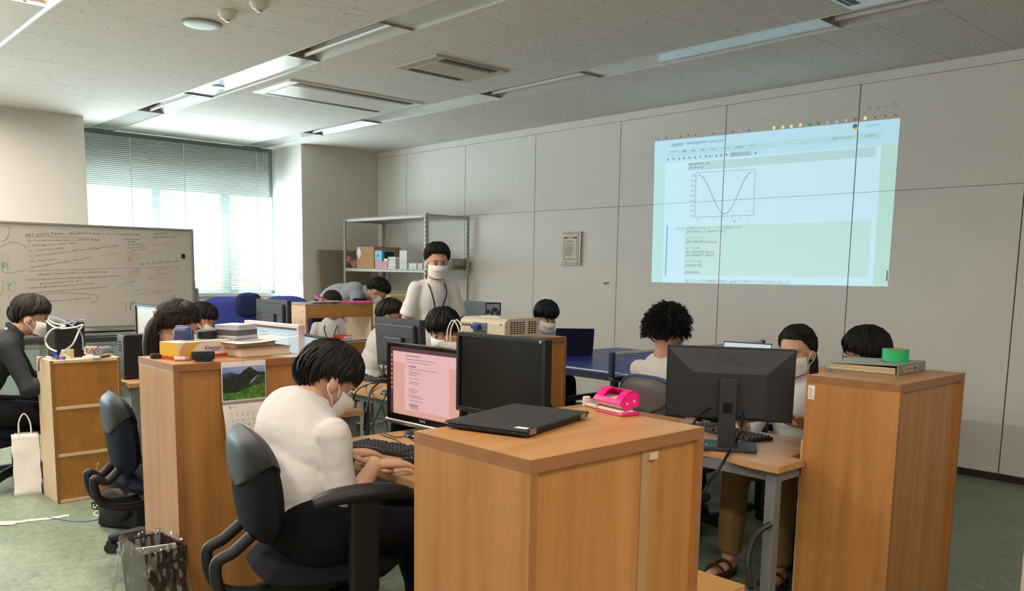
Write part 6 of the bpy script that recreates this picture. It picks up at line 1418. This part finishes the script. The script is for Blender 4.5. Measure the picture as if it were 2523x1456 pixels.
def blob_bag(label, loc, rz, w, d, h, m, strap=True, pocket=True, cat='backpack', name='backpack'):
    A = thing(name, label, cat, loc, math.radians(rz)); b = MB(); b.sph((0, 0, h*.30), (w/2, d/2, h*.30), 18, 12); b.sph((0, .02*d, h*.58), (w*.44, d*.42, h*.40), 18, 12); b.cb((0, 0, h*.22), (w*.9, d*.8, h*.42)); o = b.build('body', m, A); remesh(o, .012, 8, .02, .09)
    if pocket: p = MB().sph((0, -d*.44, h*.30), (w*.36, d*.18, h*.22), 16, 10); q = p.build('pocket', m, A); remesh(q, .012, 4, .012, .06)
    if strap:
        for s in (-1, 1): MB().tube(smooth_path([(s*w*.2, d*.30, h*.93), (s*w*.26, d*.52, h*.75), (s*w*.30, d*.55, h*.4), (s*w*.32, d*.42, h*.08)], 6), .018, 8, flat=.4).build('strap', m, A)
    MB().tube(arc((0, d*.1, h*.93), .045, 0, PI, 10, 'xz'), .008, 6).build('handle', m, A)
    return A
BAGB = mat('bag_black', '0e0e10', .6, bump=.2, bs=120)
bp = blob_bag('black backpack with a pale zip standing behind the empty office chair', (-4.76, 1.52, 0), 30, .30, .22, .46, BAGB)
MB().tube(smooth_path([(-.10, -.10, .36), (-.13, -.085, .30), (-.125, -.09, .22), (-.10, -.10, .14)], 5), .004, 6).build('zip', mat('zip_pale', 'b7a48c', .5), bp)
blob_bag('black sports bag on the floor below the net end of the blue table', (-3.62, 4.63, 0), 20, .46, .28, .40, BAGB, True, False, 'bag', 'sports_bag')
blob_bag('black bag on the floor beside the leg of the right desk', (-1.93, 3.72, 0), -20, .22, .18, .36, BAGB, True, False, 'bag', 'shoulder_bag')
# waste bin with a clear liner
A = thing('waste_bin', 'brown waste bin with a clear plastic liner beside the left cabinet', 'bin', (-3.285, 1.135, 0), math.radians(4)); w, d, h, t = .235, .165, .355, .004
BR = mat('bin_brown', '3b2a24', .5); b = MB()
def binf(k, z, g): return [(sx*(w/2*k-g), sy*(d/2*k-g), z) for sx, sy in ((-1, -1), (1, -1), (1, 1), (-1, 1))]
b.add(binf(.80, 0, 0)+binf(1, h, 0)+binf(1, h, t)+binf(.80, .006, t), [(3, 2, 1, 0)]+[(i, (i+1) % 4, 4+(i+1) % 4, 4+i) for i in range(4)]+[(4+i, 4+(i+1) % 4, 8+(i+1) % 4, 8+i) for i in range(4)]+[(8+i, 8+(i+1) % 4, 12+(i+1) % 4, 12+i) for i in range(4)]+[(12, 13, 14, 15)])
b.build('bin', BR, A)
FILM = glass_mat('liner_film', (.90, .88, .87), .18)
lm = MB(); R = random.Random(9)
def liner(u, v):
    a = 2*PI*u; c, s_ = math.cos(a), math.sin(a); k = (abs(c)**8+abs(s_)**8)**(-1/8); n = nz.noise(V((c*2.2, s_*2.2, v*2.5)))
    if v < .25: q = v/.25; rr = .90-.02*q; z = h-.16+.165*q
    elif v < .35: q = (v-.25)/.1; rr = .90+.16*q; z = h+.005+.014*math.sin(PI*q)+.008*n
    else: q = (v-.35)/.65; rr = 1.06+.16*q*(1+1.3*n)+.30*q*max(0, -c)*1.3; z = h+.005-.22*q*(1+.3*n)
    cr = .010*nz.noise(V((c*8, s_*8, v*7)))
    return (c*k*(w/2*rr+cr), s_*k*(d/2*rr+cr), z+cr)
lm.grid(liner, 72, 26, wrap=True); lm.build('liner', FILM, A)
one('envelope', MB().box(-.075, -.002, -.05, .075, .002, .05, M=rot(-.12, 'Y') @ rot(.35, 'X')), WHITE, 'white envelope sticking up inside the waste bin', 'envelope', (-3.275, 1.15, .30), math.radians(55))
# floor: router, tape, cables
A = thing('network_switch', 'navy network switch with green lights on the floor', 'network switch', (-5.215, 1.455, 0), math.radians(28)); MB().box(0, 0, .004, .15, .11, .042).build('case', mat('switch_navy', '23264f', .4), A, .003)
L = MB()
for i in range(5):
    for j in range(2):
        if (i+j) % 3 != 2: L.box(.015+i*.013, -.001, .010+j*.013, .023+i*.013, .0005, .017+j*.013)
tag(L.build('led', mat('led_green', 'a8d84a', .4, emit=1.2), A), kind='stuff'); MB().box(.01, .02, 0, .14, .09, .004).build('pad', BLACK, A)
p, q = atz(-60, 1300, 0), atz(170, 1271, 0)
m = MB(); dv = (q-p); sd = V((-dv.y, dv.x, 0)).normalized()
def tp(u, v): x = p+dv*u+sd*((v-.5)*.045+.006*math.sin(u*14)); return (x.x, x.y, .0016+.0012*abs(math.sin(u*25)))
m.grid(tp, 40, 2); o = one('floor_tape', m, mat('tape_white', 'd8d2c4', .6), 'strip of white tape stuck on the green floor at left', 'tape')
c = atz(15, 1290, 0); one('paper_patch', MB().box(-.055, -.04, .0, .055, .04, .0012), mat('patch_grey', 'c3beb6', .5), 'translucent patch over the left end of the floor tape', 'tape', (c.x, c.y, .0032), 1.0)
def fl(l, z=.005): return [atz(x, y, z) for x, y in l]
cable('network_cable', 'thin blue cable lying on the green floor near the backpack', fl([(120, 1275), (150, 1279), (180, 1284), (215, 1284), (250, 1278), (272, 1274)], .004), .003, mat('cable_sky', '5f7fae', .5))
cable('network_cable', 'cream cable loop on the floor beside the network switch', fl([(271, 1252), (245, 1258), (232, 1266), (245, 1272), (270, 1270)], .005), .0045, CW)
cable('network_cable', 'thin white cable curling beside the cream loop on the floor', fl([(274, 1250), (266, 1258), (268, 1266), (276, 1272)], .004), .003, CW)
A = thing('power_strip', 'black power strip on the floor under the right desk', 'power strip', (*atz(1733, 1280, 0).xy, 0), math.radians(60)); MB().box(-.11, -.025, 0, .11, .025, .032).build('body', BLACK, A, .004); s = MB()
for i in range(4): s.box(-.085+i*.045, -.012, .032, -.06+i*.045, .012, .0326)
s.build('socket', DARKG, A)
# desk and monitor cables
def mix(*a): return [V(x) for x in a]
z7 = .704
cable('monitor_cable', 'black cable hanging over the desk edge left of the monitor with the pink page', [atd(945, 902, 4.75), atz(940, 935, .74), atz(915, 965, .70)+V((0, 0, .01)), atd(905, 1000, 4.45), atd(899, 1040, 4.4), atd(897, 1060, 4.4)], .006, CABLE)
cable('monitor_cable', 'thin black cord looping over the middle desk', [*fl([(955, 942), (925, 943), (900, 950)], .706), atd(880, 962, 4.45), atd(868, 990, 4.4), atd(864, 1005, 4.4)], .004, CABLE)
cable('monitor_cable', 'thin black cord hanging from the round monitor base', [atz(960, 962, .705), atd(945, 985, 4.6), atd(930, 1020, 4.55), atd(915, 1055, 4.5)], .004, CABLE)
cable('keyboard_cable', 'thin dark keyboard cord wandering over the desk of the man in white', fl([(910, 1052), (925, 1054), (945, 1066), (975, 1077), (1000, 1076), (1028, 1090), (1035, 1087), (1045, 1100)], .703), .0022, CABLE)
cable('mouse_cable', 'thin dark mouse cord beside the keyboard cord', fl([(908, 1058), (920, 1055), (945, 1073), (970, 1081), (990, 1092)], .703), .0022, CABLE)
cable('monitor_cable', 'black cable from the back of the blank monitor along the cabinet', [V((-2.30, 2.25, .90)), atd(1346, 985, 3.42), atd(1358, 1000, 3.45), atd(1368, 1012, 3.5)], .005, CABLE)
cable('power_cable', 'black power cable hanging from the left of the right desk monitor', [V((-2.018, 3.012, .872)), atd(1718, 1030, 3.44), atd(1700, 1062, 3.42), atz(1688, 1085, .706), atz(1660, 1090, .706)], .005, CABLE)
cable('monitor_cable', 'long dark video cable hanging from the right desk monitor to the floor', [V((-1.889, 3.05, .86)), atd(1824, 1062, 3.34), atz(1812, 1090, .712), atz(1800, 1116, .704)+V((.0, -.012, .004)), atd(1772, 1155, 3.38), atd(1745, 1190, 3.42), atd(1722, 1240, 3.6), atz(1700, 1268, .01), atz(1680, 1272, .01)], .006, CABLE)
cable('chair_tube', 'black curved tube end of a folding chair leaning by the right desk leg', [atd(1900, 1290, 3.30), atd(1870, 1310, 3.30), atd(1850, 1345, 3.30), atd(1842, 1390, 3.28), atd(1850, 1450, 3.2)], .012, CABLE)
